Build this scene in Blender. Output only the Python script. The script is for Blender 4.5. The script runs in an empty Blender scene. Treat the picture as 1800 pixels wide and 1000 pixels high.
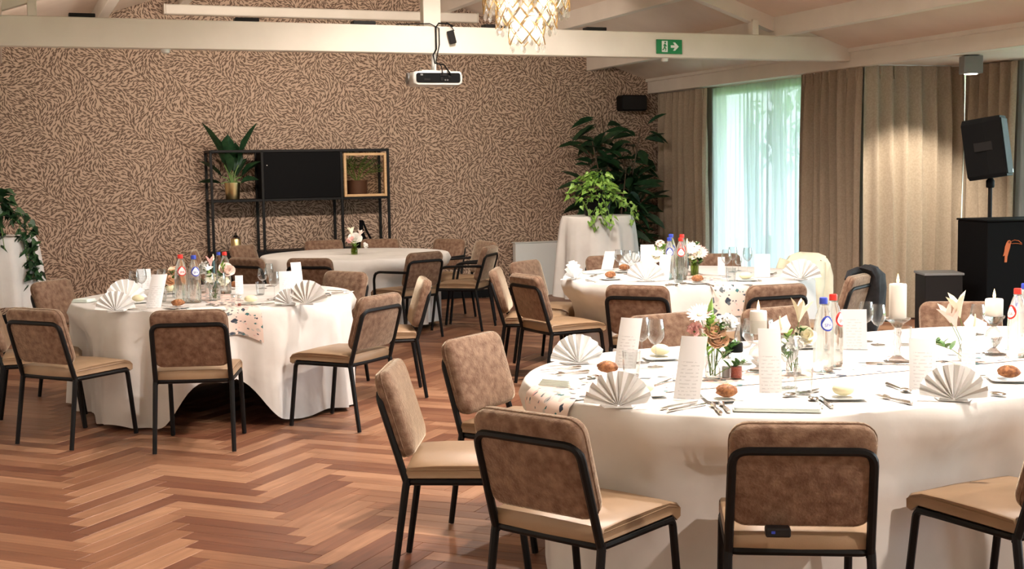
import bpy, math, random
from mathutils import Vector, Matrix
R = math.radians
PI = math.pi
sc = bpy.context.scene
COL = sc.collection

# ------------------------------------------------------------------ camera, world, lights, exposure
FPX, CAMH, HZ, YAW, ROLL = 2246.0, 1.61, 296.5, 0.377, 0.017
PITCH = math.atan((500 - HZ) / FPX)
_f = Vector((math.sin(YAW) * math.cos(PITCH), math.cos(YAW) * math.cos(PITCH), -math.sin(PITCH)))
_r = Vector((math.cos(YAW), -math.sin(YAW), 0))
_u = _r.cross(_f)
_c, _s = math.cos(ROLL), math.sin(ROLL)
CR, CU = _c * _r - _s * _u, _c * _u + _s * _r
cam = bpy.data.objects.new('camera', bpy.data.cameras.new('camera'))
COL.objects.link(cam)
m = Matrix.Identity(4)
for i in range(3):
    m[i][0], m[i][1], m[i][2] = CR[i], CU[i], -_f[i]
m[0][3], m[1][3], m[2][3] = 0, 0, CAMH
cam.matrix_world = m
cam.data.sensor_width = 36
cam.data.lens = 36 * FPX / 1800
cam.data.clip_start, cam.data.clip_end = .05, 200
sc.camera = cam

world = bpy.data.worlds.new('overcast sky'); sc.world = world
world.use_nodes = True
world.node_tree.nodes['Background'].inputs[0].default_value = (.80, .92, 1.0, 1)
world.node_tree.nodes['Background'].inputs[1].default_value = 9.5

vs = sc.view_settings
vs.view_transform = 'Standard'; vs.look = 'None'; vs.gamma = 1; vs.use_curve_mapping = False
vs.exposure = 0.27
sc.cycles.use_denoising = True
sc.cycles.sample_clamp_indirect = 6
sc.cycles.max_bounces = 8
sc.cycles.transparent_max_bounces = 24
sc.cycles.caustics_reflective = False
sc.cycles.caustics_refractive = False

def portal(name, loc, rot, sx, sy):
    l = bpy.data.lights.new(name, 'AREA'); l.shape = 'RECTANGLE'; l.size = sx; l.size_y = sy
    l.cycles.is_portal = True
    o = bpy.data.objects.new(name, l); COL.objects.link(o); o.location = loc; o.rotation_euler = rot
    return o
portal('window_portal_back', (8.42, 12.6, 1.28), (0, R(90), 0), 2.4, 2.6)
portal('window_portal_alcove', (9.52, 4.9, 1.28), (0, R(90), 0), 2.4, 9.6)

CHAND_POWER = 7
SPOT_POWER = 600
FLOOD_POWER = 112
CUBE_POWER = 230
WARM = (1.0, .88, .79)
WARM2 = (1.0, .85, .72)

# pixel -> point helpers (real places on known planes)
def ray(px, py):
    return _f + CR * ((px - 900) / FPX) + CU * ((500 - py) / FPX)
def onz(px, py, z):
    d = ray(px, py); t = (z - CAMH) / d.z
    return Vector((d.x * t, d.y * t, z))
def ony(px, py, Y):
    d = ray(px, py); t = Y / d.y
    return Vector((d.x * t, Y, CAMH + d.z * t))
def onx(px, py, X):
    d = ray(px, py); t = X / d.x
    return Vector((X, d.y * t, CAMH + d.z * t))
def proj(p):
    d = Vector(p) - Vector((0, 0, CAMH)); z = d.dot(_f)
    return 900 + FPX * d.dot(CR) / z, 500 - FPX * d.dot(CU) / z, z

# ------------------------------------------------------------------ materials
MATS = {}
def nt(name):
    mt = bpy.data.materials.new(name); mt.use_nodes = True
    n = mt.node_tree.nodes; l = mt.node_tree.links
    MATS[name] = mt
    return mt, n, l, n['Principled BSDF']
def pbr(name, col, rough=.5, metal=0, spec=.5, sheen=0, sheen_tint=(1, 1, 1), coat=0, emit=None, es=0, sub=0):
    mt, n, l, b = nt(name)
    b.inputs['Base Color'].default_value = (*col, 1)
    b.inputs['Roughness'].default_value = rough
    b.inputs['Metallic'].default_value = metal
    b.inputs['Specular IOR Level'].default_value = spec
    b.inputs['Sheen Weight'].default_value = sheen
    b.inputs['Sheen Tint'].default_value = (*sheen_tint, 1)
    b.inputs['Coat Weight'].default_value = coat
    if emit:
        b.inputs['Emission Color'].default_value = (*emit, 1)
        b.inputs['Emission Strength'].default_value = es
    return mt
def mottle(name, c1, c2, scale=8, rough=.6, detail=4, bump=0, bscale=40, lo=.35, hi=.65, sheen=0, sheen_tint=(1, 1, 1), spec=.4, stretch=None, coord='Object'):
    mt, n, l, b = nt(name)
    tc = n.new('ShaderNodeTexCoord'); mp = n.new('ShaderNodeMapping')
    if stretch: mp.inputs['Scale'].default_value = stretch
    l.new(tc.outputs[coord], mp.inputs[0])
    oi = n.new('ShaderNodeObjectInfo'); va = n.new('ShaderNodeVectorMath'); va.operation = 'ADD'
    sm = n.new('ShaderNodeMath'); sm.operation = 'MULTIPLY'; sm.inputs[1].default_value = 13.7
    l.new(oi.outputs['Random'], sm.inputs[0]); l.new(mp.outputs[0], va.inputs[0]); l.new(sm.outputs[0], va.inputs[1])
    nz = n.new('ShaderNodeTexNoise'); nz.inputs['Scale'].default_value = scale; nz.inputs['Detail'].default_value = detail
    l.new(va.outputs[0], nz.inputs['Vector'])
    cr = n.new('ShaderNodeValToRGB')
    cr.color_ramp.elements[0].position = lo; cr.color_ramp.elements[0].color = (*c1, 1)
    cr.color_ramp.elements[1].position = hi; cr.color_ramp.elements[1].color = (*c2, 1)
    l.new(nz.outputs[0], cr.inputs[0]); l.new(cr.outputs[0], b.inputs['Base Color'])
    b.inputs['Roughness'].default_value = rough
    b.inputs['Specular IOR Level'].default_value = spec
    b.inputs['Sheen Weight'].default_value = sheen
    b.inputs['Sheen Tint'].default_value = (*sheen_tint, 1)
    b.inputs['Sheen Roughness'].default_value = .35
    if bump:
        n2 = n.new('ShaderNodeTexNoise'); n2.inputs['Scale'].default_value = bscale
        l.new(va.outputs[0], n2.inputs['Vector'])
        bp = n.new('ShaderNodeBump'); bp.inputs['Strength'].default_value = bump; bp.inputs['Distance'].default_value = .01
        l.new(n2.outputs[0], bp.inputs['Height']); l.new(bp.outputs[0], b.inputs['Normal'])
    return mt
def glass(name, tint=(1, 1, 1), base=.05, gain=.85, rough=.02):
    mt = bpy.data.materials.new(name); mt.use_nodes = True; MATS[name] = mt
    n = mt.node_tree.nodes; l = mt.node_tree.links; n.clear()
    out = n.new('ShaderNodeOutputMaterial'); mx = n.new('ShaderNodeMixShader')
    tr = n.new('ShaderNodeBsdfTransparent'); tr.inputs[0].default_value = (*tint, 1)
    gl = n.new('ShaderNodeBsdfGlossy'); gl.inputs['Roughness'].default_value = rough
    lw = n.new('ShaderNodeLayerWeight'); lw.inputs[0].default_value = .35
    mm = n.new('ShaderNodeMath'); mm.operation = 'MULTIPLY_ADD'; mm.inputs[1].default_value = gain; mm.inputs[2].default_value = base
    l.new(lw.outputs['Facing'], mm.inputs[0])
    p2 = n.new('ShaderNodeMath'); p2.operation = 'POWER'; p2.inputs[1].default_value = 2.2
    l.new(mm.outputs[0], p2.inputs[0])
    l.new(p2.outputs[0], mx.inputs[0]); l.new(tr.outputs[0], mx.inputs[1]); l.new(gl.outputs[0], mx.inputs[2]); l.new(mx.outputs[0], out.inputs[0])
    return mt
def solid_glass(name, tint=(1, 1, 1), ior=1.4, clear=.35):
    mt = bpy.data.materials.new(name); mt.use_nodes = True; MATS[name] = mt
    n = mt.node_tree.nodes; l = mt.node_tree.links; n.clear()
    out = n.new('ShaderNodeOutputMaterial'); mx = n.new('ShaderNodeMixShader'); mx.inputs[0].default_value = clear
    g = n.new('ShaderNodeBsdfGlass'); g.inputs['Color'].default_value = (*tint, 1); g.inputs['IOR'].default_value = ior; g.inputs['Roughness'].default_value = .02
    t = n.new('ShaderNodeBsdfTransparent'); t.inputs[0].default_value = (*tint, 1)
    l.new(g.outputs[0], mx.inputs[1]); l.new(t.outputs[0], mx.inputs[2]); l.new(mx.outputs[0], out.inputs[0])
    return mt
def translucent(name, col, tr_col, fac_tr=.5, fac_clear=0.0, rough=.6):
    mt = bpy.data.materials.new(name); mt.use_nodes = True; MATS[name] = mt
    n = mt.node_tree.nodes; l = mt.node_tree.links; n.clear()
    out = n.new('ShaderNodeOutputMaterial'); mx = n.new('ShaderNodeMixShader'); mx.inputs[0].default_value = fac_tr
    d = n.new('ShaderNodeBsdfDiffuse'); d.inputs[0].default_value = (*col, 1)
    t = n.new('ShaderNodeBsdfTranslucent'); t.inputs[0].default_value = (*tr_col, 1)
    l.new(d.outputs[0], mx.inputs[1]); l.new(t.outputs[0], mx.inputs[2])
    m2 = n.new('ShaderNodeMixShader'); m2.inputs[0].default_value = fac_clear
    tt = n.new('ShaderNodeBsdfTransparent')
    l.new(mx.outputs[0], m2.inputs[1]); l.new(tt.outputs[0], m2.inputs[2]); l.new(m2.outputs[0], out.inputs[0])
    return mt

paint = mottle('cream_paint', (.77, .71, .63), (.82, .76, .68), 3, .55)
ceil_m = mottle('ceiling_board', (.76, .64, .54), (.82, .70, .60), 2, .8)
white_p = pbr('white_enamel', (.80, .80, .77), .35)
velvet = mottle('taupe_velvet', (.135, .074, .049), (.262, .170, .116), 30, .85, 6, .3, 110, .33, .70, .9, (1, .90, .70), spec=.1)
leather = mottle('tan_leather', (.27, .175, .10), (.32, .21, .125), 6, .42, 3, .05, 220)
black_metal = pbr('black_metal', (.005, .0045, .0045), .5, spec=.2)
cloth_m = mottle('white_linen', (.66, .64, .61), (.72, .70, .67), 5, .8, 3, .06, 30)
_n = cloth_m.node_tree.nodes; _l = cloth_m.node_tree.links      # soft ironing creases
_b1 = [q for q in _n if q.type == 'BUMP'][0]
_tc = _n.new('ShaderNodeTexCoord'); _z = _n.new('ShaderNodeTexNoise'); _z.inputs['Scale'].default_value = 3.4; _z.inputs['Detail'].default_value = 2.0; _z.inputs['Distortion'].default_value = .5
_l.new(_tc.outputs['Object'], _z.inputs['Vector'])
_b2 = _n.new('ShaderNodeBump'); _b2.inputs['Strength'].default_value = .32; _b2.inputs['Distance'].default_value = .05
_l.new(_z.outputs[0], _b2.inputs['Height']); _l.new(_b1.outputs[0], _b2.inputs['Normal']); _l.new(_b2.outputs[0], _n['Principled BSDF'].inputs['Normal'])
napkin_m = pbr('white_napkin', (.84, .84, .83), .8)
mint_m = pbr('mint_napkin', (.80, .90, .85), .8)
paper_m = pbr('menu_paper', (.84, .84, .85), .7)
curtain_m = mottle('taupe_curtain', (.36, .285, .21), (.42, .335, .25), 60, .9, 2, .1, 300)
sheer_m = translucent('sheer_voile', (.68, .73, .76), (.72, .80, .83), .55, .07)
steel_m = pbr('polished_steel', (.75, .74, .72), .18, 1)
silver_sat = pbr('satin_silver', (.6, .6, .6), .35, 1)
brass_m = pbr('brass', (.72, .55, .28), .28, 1)
gold_wire = pbr('gold_wire', (.55, .38, .16), .4, .9)
glass_m = glass('clear_glass', (.94, .95, .95), .18, .95)
crystal_glass = solid_glass('crystal_glass', (1, 1, 1), 1.45, .4)
bottle_glass = solid_glass('bottle_glass', (.97, .99, .98), 1.33, .3)
green_glass = glass('olive_glass', (.62, .68, .34), .14, .9)
water_m = glass('water', (.93, .97, .97), .02, .3)
crystal_m = glass('crystal', (.99, .985, .98), .12, .6, .08)
_n = crystal_m.node_tree.nodes; _l = crystal_m.node_tree.links
_o = [q for q in _n if q.type == 'OUTPUT_MATERIAL'][0]; _sh = _o.inputs[0].links[0].from_socket
_t = _n.new('ShaderNodeBsdfTranslucent'); _t.inputs[0].default_value = (.9, .87, .82, 1)
_mx = _n.new('ShaderNodeMixShader'); _mx.inputs[0].default_value = .30
_l.new(_sh, _mx.inputs[1]); _l.new(_t.outputs[0], _mx.inputs[2]); _l.new(_mx.outputs[0], _o.inputs[0])
porcelain = pbr('porcelain', (.84, .85, .83), .2)
bread_m = mottle('brown_crust', (.16, .055, .02), (.40, .17, .065), 60, .7, 5, .4, 90)
bun_m = mottle('pale_bun', (.78, .72, .45), (.86, .80, .55), 10, .7)
red_cap = pbr('red_cap', (.75, .03, .02), .4)
blue_cap = pbr('blue_cap', (.03, .06, .45), .4)
orange_cap = pbr('orange_red_print', (.85, .08, .03), .5)
label_white = pbr('label_white', (.88, .88, .88), .5)
wax_w = pbr('white_wax', (.88, .84, .76), .5)
wax_t = pbr('teal_wax', (.04, .10, .11), .45)
wick_m = pbr('wick', (.03, .02, .02), .9)
flame_m = pbr('flame', (1, .7, .3), .5, emit=(1, .70, .34), es=3.2)
green1 = mottle('leaf_green', (.03, .10, .02), (.10, .24, .05), 20, .45, coord='Object')
green2 = mottle('fresh_green', (.16, .33, .05), (.30, .48, .10), 20, .45)
green_d = mottle('deep_green', (.008, .03, .012), (.02, .06, .022), 20, .4)
green_dark_ivy = mottle('ivy_green', (.012, .045, .018), (.04, .10, .035), 20, .4)
stem_m = pbr('stem_green', (.12, .22, .05), .6)
bark_m = mottle('bark', (.07, .045, .03), (.13, .09, .06), 25, .85)
peach = mottle('peach_petal', (.90, .58, .38), (.94, .72, .54), 12, .6)
pink = mottle('pink_petal', (.85, .45, .42), (.92, .66, .60), 12, .6)
blush = mottle('blush_petal', (.92, .74, .66), (.95, .84, .78), 12, .6)
cream_p = mottle('cream_petal', (.90, .84, .62), (.94, .90, .74), 12, .6)
white_f = mottle('white_petal', (.86, .85, .80), (.93, .92, .88), 12, .6)
black_pl = pbr('black_plastic', (.005, .005, .0055), .55, spec=.12)
dark_gray = pbr('dark_gray', (.014, .012, .012), .5, spec=.2)
black_gloss = pbr('black_lacquer', (.004, .004, .0045), .6, spec=.06)
grey_pl = pbr('grey_plastic', (.20, .20, .20), .5)
wood_f = mottle('oak_frame', (.50, .31, .15), (.62, .41, .22), 12, .55, stretch=(1, 1, 6))
terra_pot = pbr('brown_pot', (.09, .04, .025), .6)
maroon_pot = pbr('maroon_pot', (.10, .03, .02), .45)
black_cloth = mottle('black_cloth', (.010, .010, .011), (.018, .018, .02), 30, .8)
cream_coat = mottle('cream_cotton', (.70, .66, .50), (.78, .74, .58), 8, .85, 3, .25, 25)
sign_green = pbr('sign_green', (.0, .22, .06), .4)
sign_white = pbr('sign_white', (.85, .88, .85), .4)
toucan_m = pbr('orange_print', (.50, .12, .03), .5)
radiator_m = pbr('radiator_white', (.74, .76, .75), .4)
subfloor = pbr('subfloor', (.05, .03, .02), .9)
soil_m = pbr('soil', (.03, .02, .015), .95)
pepper_m = mottle('red_pepper', (.20, .03, .015), (.38, .08, .04), 300, .7)
salt_m = pbr('salt', (.85, .85, .85), .9)
grass_m = mottle('lawn', (.10, .22, .05), (.2, .36, .1), 3, .9)
hedge_m = mottle('garden_foliage', (.06, .16, .04), (.22, .40, .14), 2, .9)

def wallpaper():
    mt, n, l, b = nt('fur_wallpaper')
    tc = n.new('ShaderNodeTexCoord'); sep = n.new('ShaderNodeSeparateXYZ')
    l.new(tc.outputs['Object'], sep.inputs[0])
    def M(op, a, bb=None, c=None):
        x = n.new('ShaderNodeMath'); x.operation = op
        for i, v in enumerate((a, bb, c)):
            if v is None: continue
            if isinstance(v, (int, float)): x.inputs[i].default_value = v
            else: l.new(v, x.inputs[i])
        return x.outputs[0]
    flat = n.new('ShaderNodeCombineXYZ'); l.new(sep.outputs[0], flat.inputs[0]); l.new(sep.outputs[2], flat.inputs[1])
    def layer(cell, off, la, wb):
        add = n.new('ShaderNodeVectorMath'); add.operation = 'ADD'; add.inputs[1].default_value = (off, off * .7, 0)
        l.new(flat.outputs[0], add.inputs[0])
        vo = n.new('ShaderNodeTexVoronoi'); vo.voronoi_dimensions = '2D'; vo.inputs['Scale'].default_value = 1 / cell
        vo.inputs['Randomness'].default_value = .9
        l.new(add.outputs[0], vo.inputs['Vector'])
        df = n.new('ShaderNodeVectorMath'); df.operation = 'SUBTRACT'
        l.new(add.outputs[0], df.inputs[0]); l.new(vo.outputs['Position'], df.inputs[1])
        sd = n.new('ShaderNodeSeparateXYZ'); l.new(df.outputs[0], sd.inputs[0])
        sp = n.new('ShaderNodeSeparateXYZ'); l.new(vo.outputs['Position'], sp.inputs[0])
        px, py = M('SUBTRACT', sp.outputs[0], off), M('SUBTRACT', sp.outputs[1], off * .7)
        # a repeating swirl field with a 0.96 m x 0.68 m repeat
        sx = M('MULTIPLY', px, 2 * PI / .96); sy = M('MULTIPLY', py, 2 * PI / .68)
        a1 = M('SINE', M('ADD', sx, M('MULTIPLY', M('SINE', sy), 1.2)))
        a2 = M('COSINE', M('ADD', sy, M('MULTIPLY', M('SINE', M('MULTIPLY', sx, 2.0)), .8)))
        a3 = M('SINE', M('ADD', M('MULTIPLY', sx, 3), sy))
        ang = M('ADD', M('ADD', M('MULTIPLY', a1, 1.0), M('MULTIPLY', a2, .75)), M('MULTIPLY_ADD', a3, .35, -.75))
        sc3 = n.new('ShaderNodeSeparateXYZ'); l.new(vo.outputs['Color'], sc3.inputs[0])
        ang = M('ADD', ang, M('MULTIPLY_ADD', sc3.outputs[0], .6, -.3))
        co, si = M('COSINE', ang), M('SINE', ang)
        u = M('ADD', M('MULTIPLY', sd.outputs[0], co), M('MULTIPLY', sd.outputs[1], si))
        v = M('SUBTRACT', M('MULTIPLY', sd.outputs[1], co), M('MULTIPLY', sd.outputs[0], si))
        v = M('ADD', v, M('MULTIPLY', M('MULTIPLY', u, u), 4.0))
        q = M('ADD', M('POWER', M('ABSOLUTE', M('DIVIDE', u, la)), 2.0), M('POWER', M('ABSOLUTE', M('DIVIDE', v, wb)), 2.0))
        return M('SUBTRACT', 1.0, q)
    s = M('MAXIMUM', M('MAXIMUM', layer(.040, 0, .024, .0070), layer(.043, 3.3, .025, .0068)), layer(.050, 8.1, .026, .0066))
    mr = n.new('ShaderNodeMapRange'); l.new(s, mr.inputs[0]); mr.inputs[1].default_value = 0; mr.inputs[2].default_value = .6
    nz = n.new('ShaderNodeTexNoise'); nz.inputs['Scale'].default_value = 3.2; l.new(flat.outputs[0], nz.inputs['Vector'])
    dark = n.new('ShaderNodeMix'); dark.data_type = 'RGBA'
    l.new(nz.outputs[0], dark.inputs[0]); dark.inputs[6].default_value = (.065, .037, .025, 1); dark.inputs[7].default_value = (.125, .078, .053, 1)
    mx = n.new('ShaderNodeMix'); mx.data_type = 'RGBA'
    l.new(M('MULTIPLY', mr.outputs[0], .92), mx.inputs[0]); mx.inputs[6].default_value = (.47, .345, .26, 1); l.new(dark.outputs[2], mx.inputs[7])
    l.new(mx.outputs[2], b.inputs['Base Color']); b.inputs['Roughness'].default_value = .75; b.inputs['Specular IOR Level'].default_value = .25
    return mt
paper_wall = wallpaper()

def plank_material():
    mt, n, l, b = nt('herringbone_oak')
    at = n.new('ShaderNodeAttribute'); at.attribute_name = 'grain'
    oi = n.new('ShaderNodeObjectInfo'); ge = n.new('ShaderNodeNewGeometry')
    wn = n.new('ShaderNodeTexWhiteNoise'); wn.noise_dimensions = '2D'
    cb = n.new('ShaderNodeCombineXYZ'); l.new(oi.outputs['Random'], cb.inputs[0]); l.new(ge.outputs['Random Per Island'], cb.inputs[1])
    l.new(cb.outputs[0], wn.inputs['Vector'])
    sc_ = n.new('ShaderNodeVectorMath'); sc_.operation = 'SCALE'; sc_.inputs['Scale'].default_value = 40
    l.new(wn.outputs['Color'], sc_.inputs[0])
    ad = n.new('ShaderNodeVectorMath'); ad.operation = 'ADD'; l.new(at.outputs['Vector'], ad.inputs[0]); l.new(sc_.outputs[0], ad.inputs[1])
    mp = n.new('ShaderNodeMapping'); mp.inputs['Scale'].default_value = (2.2, 26, 1); l.new(ad.outputs[0], mp.inputs[0])
    nz = n.new('ShaderNodeTexNoise'); nz.inputs['Scale'].default_value = 1.4; nz.inputs['Detail'].default_value = 6; nz.inputs['Distortion'].default_value = .6
    l.new(mp.outputs[0], nz.inputs['Vector'])
    r1 = n.new('ShaderNodeValToRGB')
    e = r1.color_ramp.elements
    e[0].position = .05; e[0].color = (.165, .063, .034, 1); e[1].position = .97; e[1].color = (.40, .215, .125, 1)
    ee = e.new(.5); ee.color = (.255, .116, .062, 1)
    l.new(wn.outputs['Value'], r1.inputs[0])
    r2 = n.new('ShaderNodeValToRGB')
    r2.color_ramp.elements[0].position = .3; r2.color_ramp.elements[0].color = (.74, .70, .67, 1)
    r2.color_ramp.elements[1].position = .7; r2.color_ramp.elements[1].color = (1.10, 1.10, 1.10, 1)
    l.new(nz.outputs[0], r2.inputs[0])
    mx = n.new('ShaderNodeMix'); mx.data_type = 'RGBA'; mx.blend_type = 'MULTIPLY'; mx.inputs[0].default_value = 1
    l.new(r1.outputs[0], mx.inputs[6]); l.new(r2.outputs[0], mx.inputs[7]); l.new(mx.outputs[2], b.inputs['Base Color'])
    b.inputs['Roughness'].default_value = .42; b.inputs['Specular IOR Level'].default_value = .45
    return mt
plank_m = plank_material()

def terrazzo():
    mt, n, l, b = nt('terrazzo_runner')
    tc = n.new('ShaderNodeTexCoord')
    at = n.new('ShaderNodeAttribute'); at.attribute_name = 'grain'
    prev = None
    base = (.74, .59, .52, 1)
    cur = None
    for i, (scale, th, keep, off) in enumerate(((15, .36, .34, 0), (24, .33, .28, 5), (45, .30, .2, 9))):
        ad = n.new('ShaderNodeVectorMath'); ad.operation = 'ADD'; ad.inputs[1].default_value = (off, off * 1.3, 0); l.new(at.outputs['Vector'], ad.inputs[0])
        nz = n.new('ShaderNodeTexNoise'); nz.inputs['Scale'].default_value = scale * 1.3; l.new(ad.outputs[0], nz.inputs['Vector'])
        ms = n.new('ShaderNodeVectorMath'); ms.operation = 'MULTIPLY_ADD'; ms.inputs[1].default_value = (.02, .02, 0)
        l.new(nz.outputs['Color'], ms.inputs[0]); l.new(ad.outputs[0], ms.inputs[2])
        vo = n.new('ShaderNodeTexVoronoi'); vo.voronoi_dimensions = '2D'; vo.distance = 'MINKOWSKI'; vo.inputs['Exponent'].default_value = 1.4
        vo.inputs['Scale'].default_value = scale; l.new(ms.outputs[0], vo.inputs['Vector'])
        lt = n.new('ShaderNodeMath'); lt.operation = 'LESS_THAN'; lt.inputs[1].default_value = th; l.new(vo.outputs['Distance'], lt.inputs[0])
        sp = n.new('ShaderNodeSeparateXYZ'); l.new(vo.outputs['Color'], sp.inputs[0])
        k = n.new('ShaderNodeMath'); k.operation = 'LESS_THAN'; k.inputs[1].default_value = keep; l.new(sp.outputs[0], k.inputs[0])
        mu = n.new('ShaderNodeMath'); mu.operation = 'MULTIPLY'; l.new(lt.outputs[0], mu.inputs[0]); l.new(k.outputs[0], mu.inputs[1])
        cr = n.new('ShaderNodeValToRGB'); cr.color_ramp.interpolation = 'CONSTANT'
        e = cr.color_ramp.elements; e[0].position = 0; e[0].color = (.10, .12, .13, 1); e[1].position = .25; e[1].color = (.04, .15, .16, 1)
        for p_, c_ in ((.4, (.38, .35, .33, 1)), (.58, (.72, .42, .38, 1)), (.72, (.03, .04, .06, 1)), (.85, (.55, .50, .46, 1))):
            x = e.new(p_); x.color = c_
        l.new(sp.outputs[1], cr.inputs[0])
        mx = n.new('ShaderNodeMix'); mx.data_type = 'RGBA'; l.new(mu.outputs[0], mx.inputs[0])
        if cur is None: mx.inputs[6].default_value = base
        else: l.new(cur, mx.inputs[6])
        l.new(cr.outputs[0], mx.inputs[7]); cur = mx.outputs[2]
    l.new(cur, b.inputs['Base Color']); b.inputs['Roughness'].default_value = .8
    return mt
runner_m = terrazzo()

def menu_material():
    mt, n, l, b = nt('printed_menu')
    at = n.new('ShaderNodeAttribute'); at.attribute_name = 'grain'
    sp = n.new('ShaderNodeSeparateXYZ'); l.new(at.outputs['Vector'], sp.inputs[0])
    wv = n.new('ShaderNodeMath'); wv.operation = 'SINE'
    mu = n.new('ShaderNodeMath'); mu.operation = 'MULTIPLY'; mu.inputs[1].default_value = 2 * PI / .013; l.new(sp.outputs[1], mu.inputs[0]); l.new(mu.outputs[0], wv.inputs[0])
    g = n.new('ShaderNodeMath'); g.operation = 'GREATER_THAN'; g.inputs[1].default_value = .55; l.new(wv.outputs[0], g.inputs[0])
    nz = n.new('ShaderNodeTexNoise'); nz.inputs['Scale'].default_value = 70; l.new(at.outputs['Vector'], nz.inputs['Vector'])
    g2 = n.new('ShaderNodeMath'); g2.operation = 'GREATER_THAN'; g2.inputs[1].default_value = .47; l.new(nz.outputs[0], g2.inputs[0])
    ab = n.new('ShaderNodeMath'); ab.operation = 'ABSOLUTE'; l.new(sp.outputs[0], ab.inputs[0])
    g3 = n.new('ShaderNodeMath'); g3.operation = 'LESS_THAN'; g3.inputs[1].default_value = .034; l.new(ab.outputs[0], g3.inputs[0])
    g4 = n.new('ShaderNodeMath'); g4.operation = 'LESS_THAN'; g4.inputs[1].default_value = .14; l.new(sp.outputs[1], g4.inputs[0])
    a = n.new('ShaderNodeMath'); a.operation = 'MULTIPLY'; l.new(g.outputs[0], a.inputs[0]); l.new(g2.outputs[0], a.inputs[1])
    a2 = n.new('ShaderNodeMath'); a2.operation = 'MULTIPLY'; l.new(a.outputs[0], a2.inputs[0]); l.new(g3.outputs[0], a2.inputs[1])
    a3 = n.new('ShaderNodeMath'); a3.operation = 'MULTIPLY'; l.new(a2.outputs[0], a3.inputs[0]); l.new(g4.outputs[0], a3.inputs[1])
    mx = n.new('ShaderNodeMix'); mx.data_type = 'RGBA'; l.new(a3.outputs[0], mx.inputs[0])
    mx.inputs[6].default_value = (.88, .88, .90, 1); mx.inputs[7].default_value = (.70, .70, .72, 1)
    l.new(mx.outputs[2], b.inputs['Base Color']); b.inputs['Roughness'].default_value = .7
    return mt
menu_m = menu_material()

_cache = {}
def cached(key, fn):
    if key not in _cache: _cache[key] = fn()
    return _cache[key]
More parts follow.
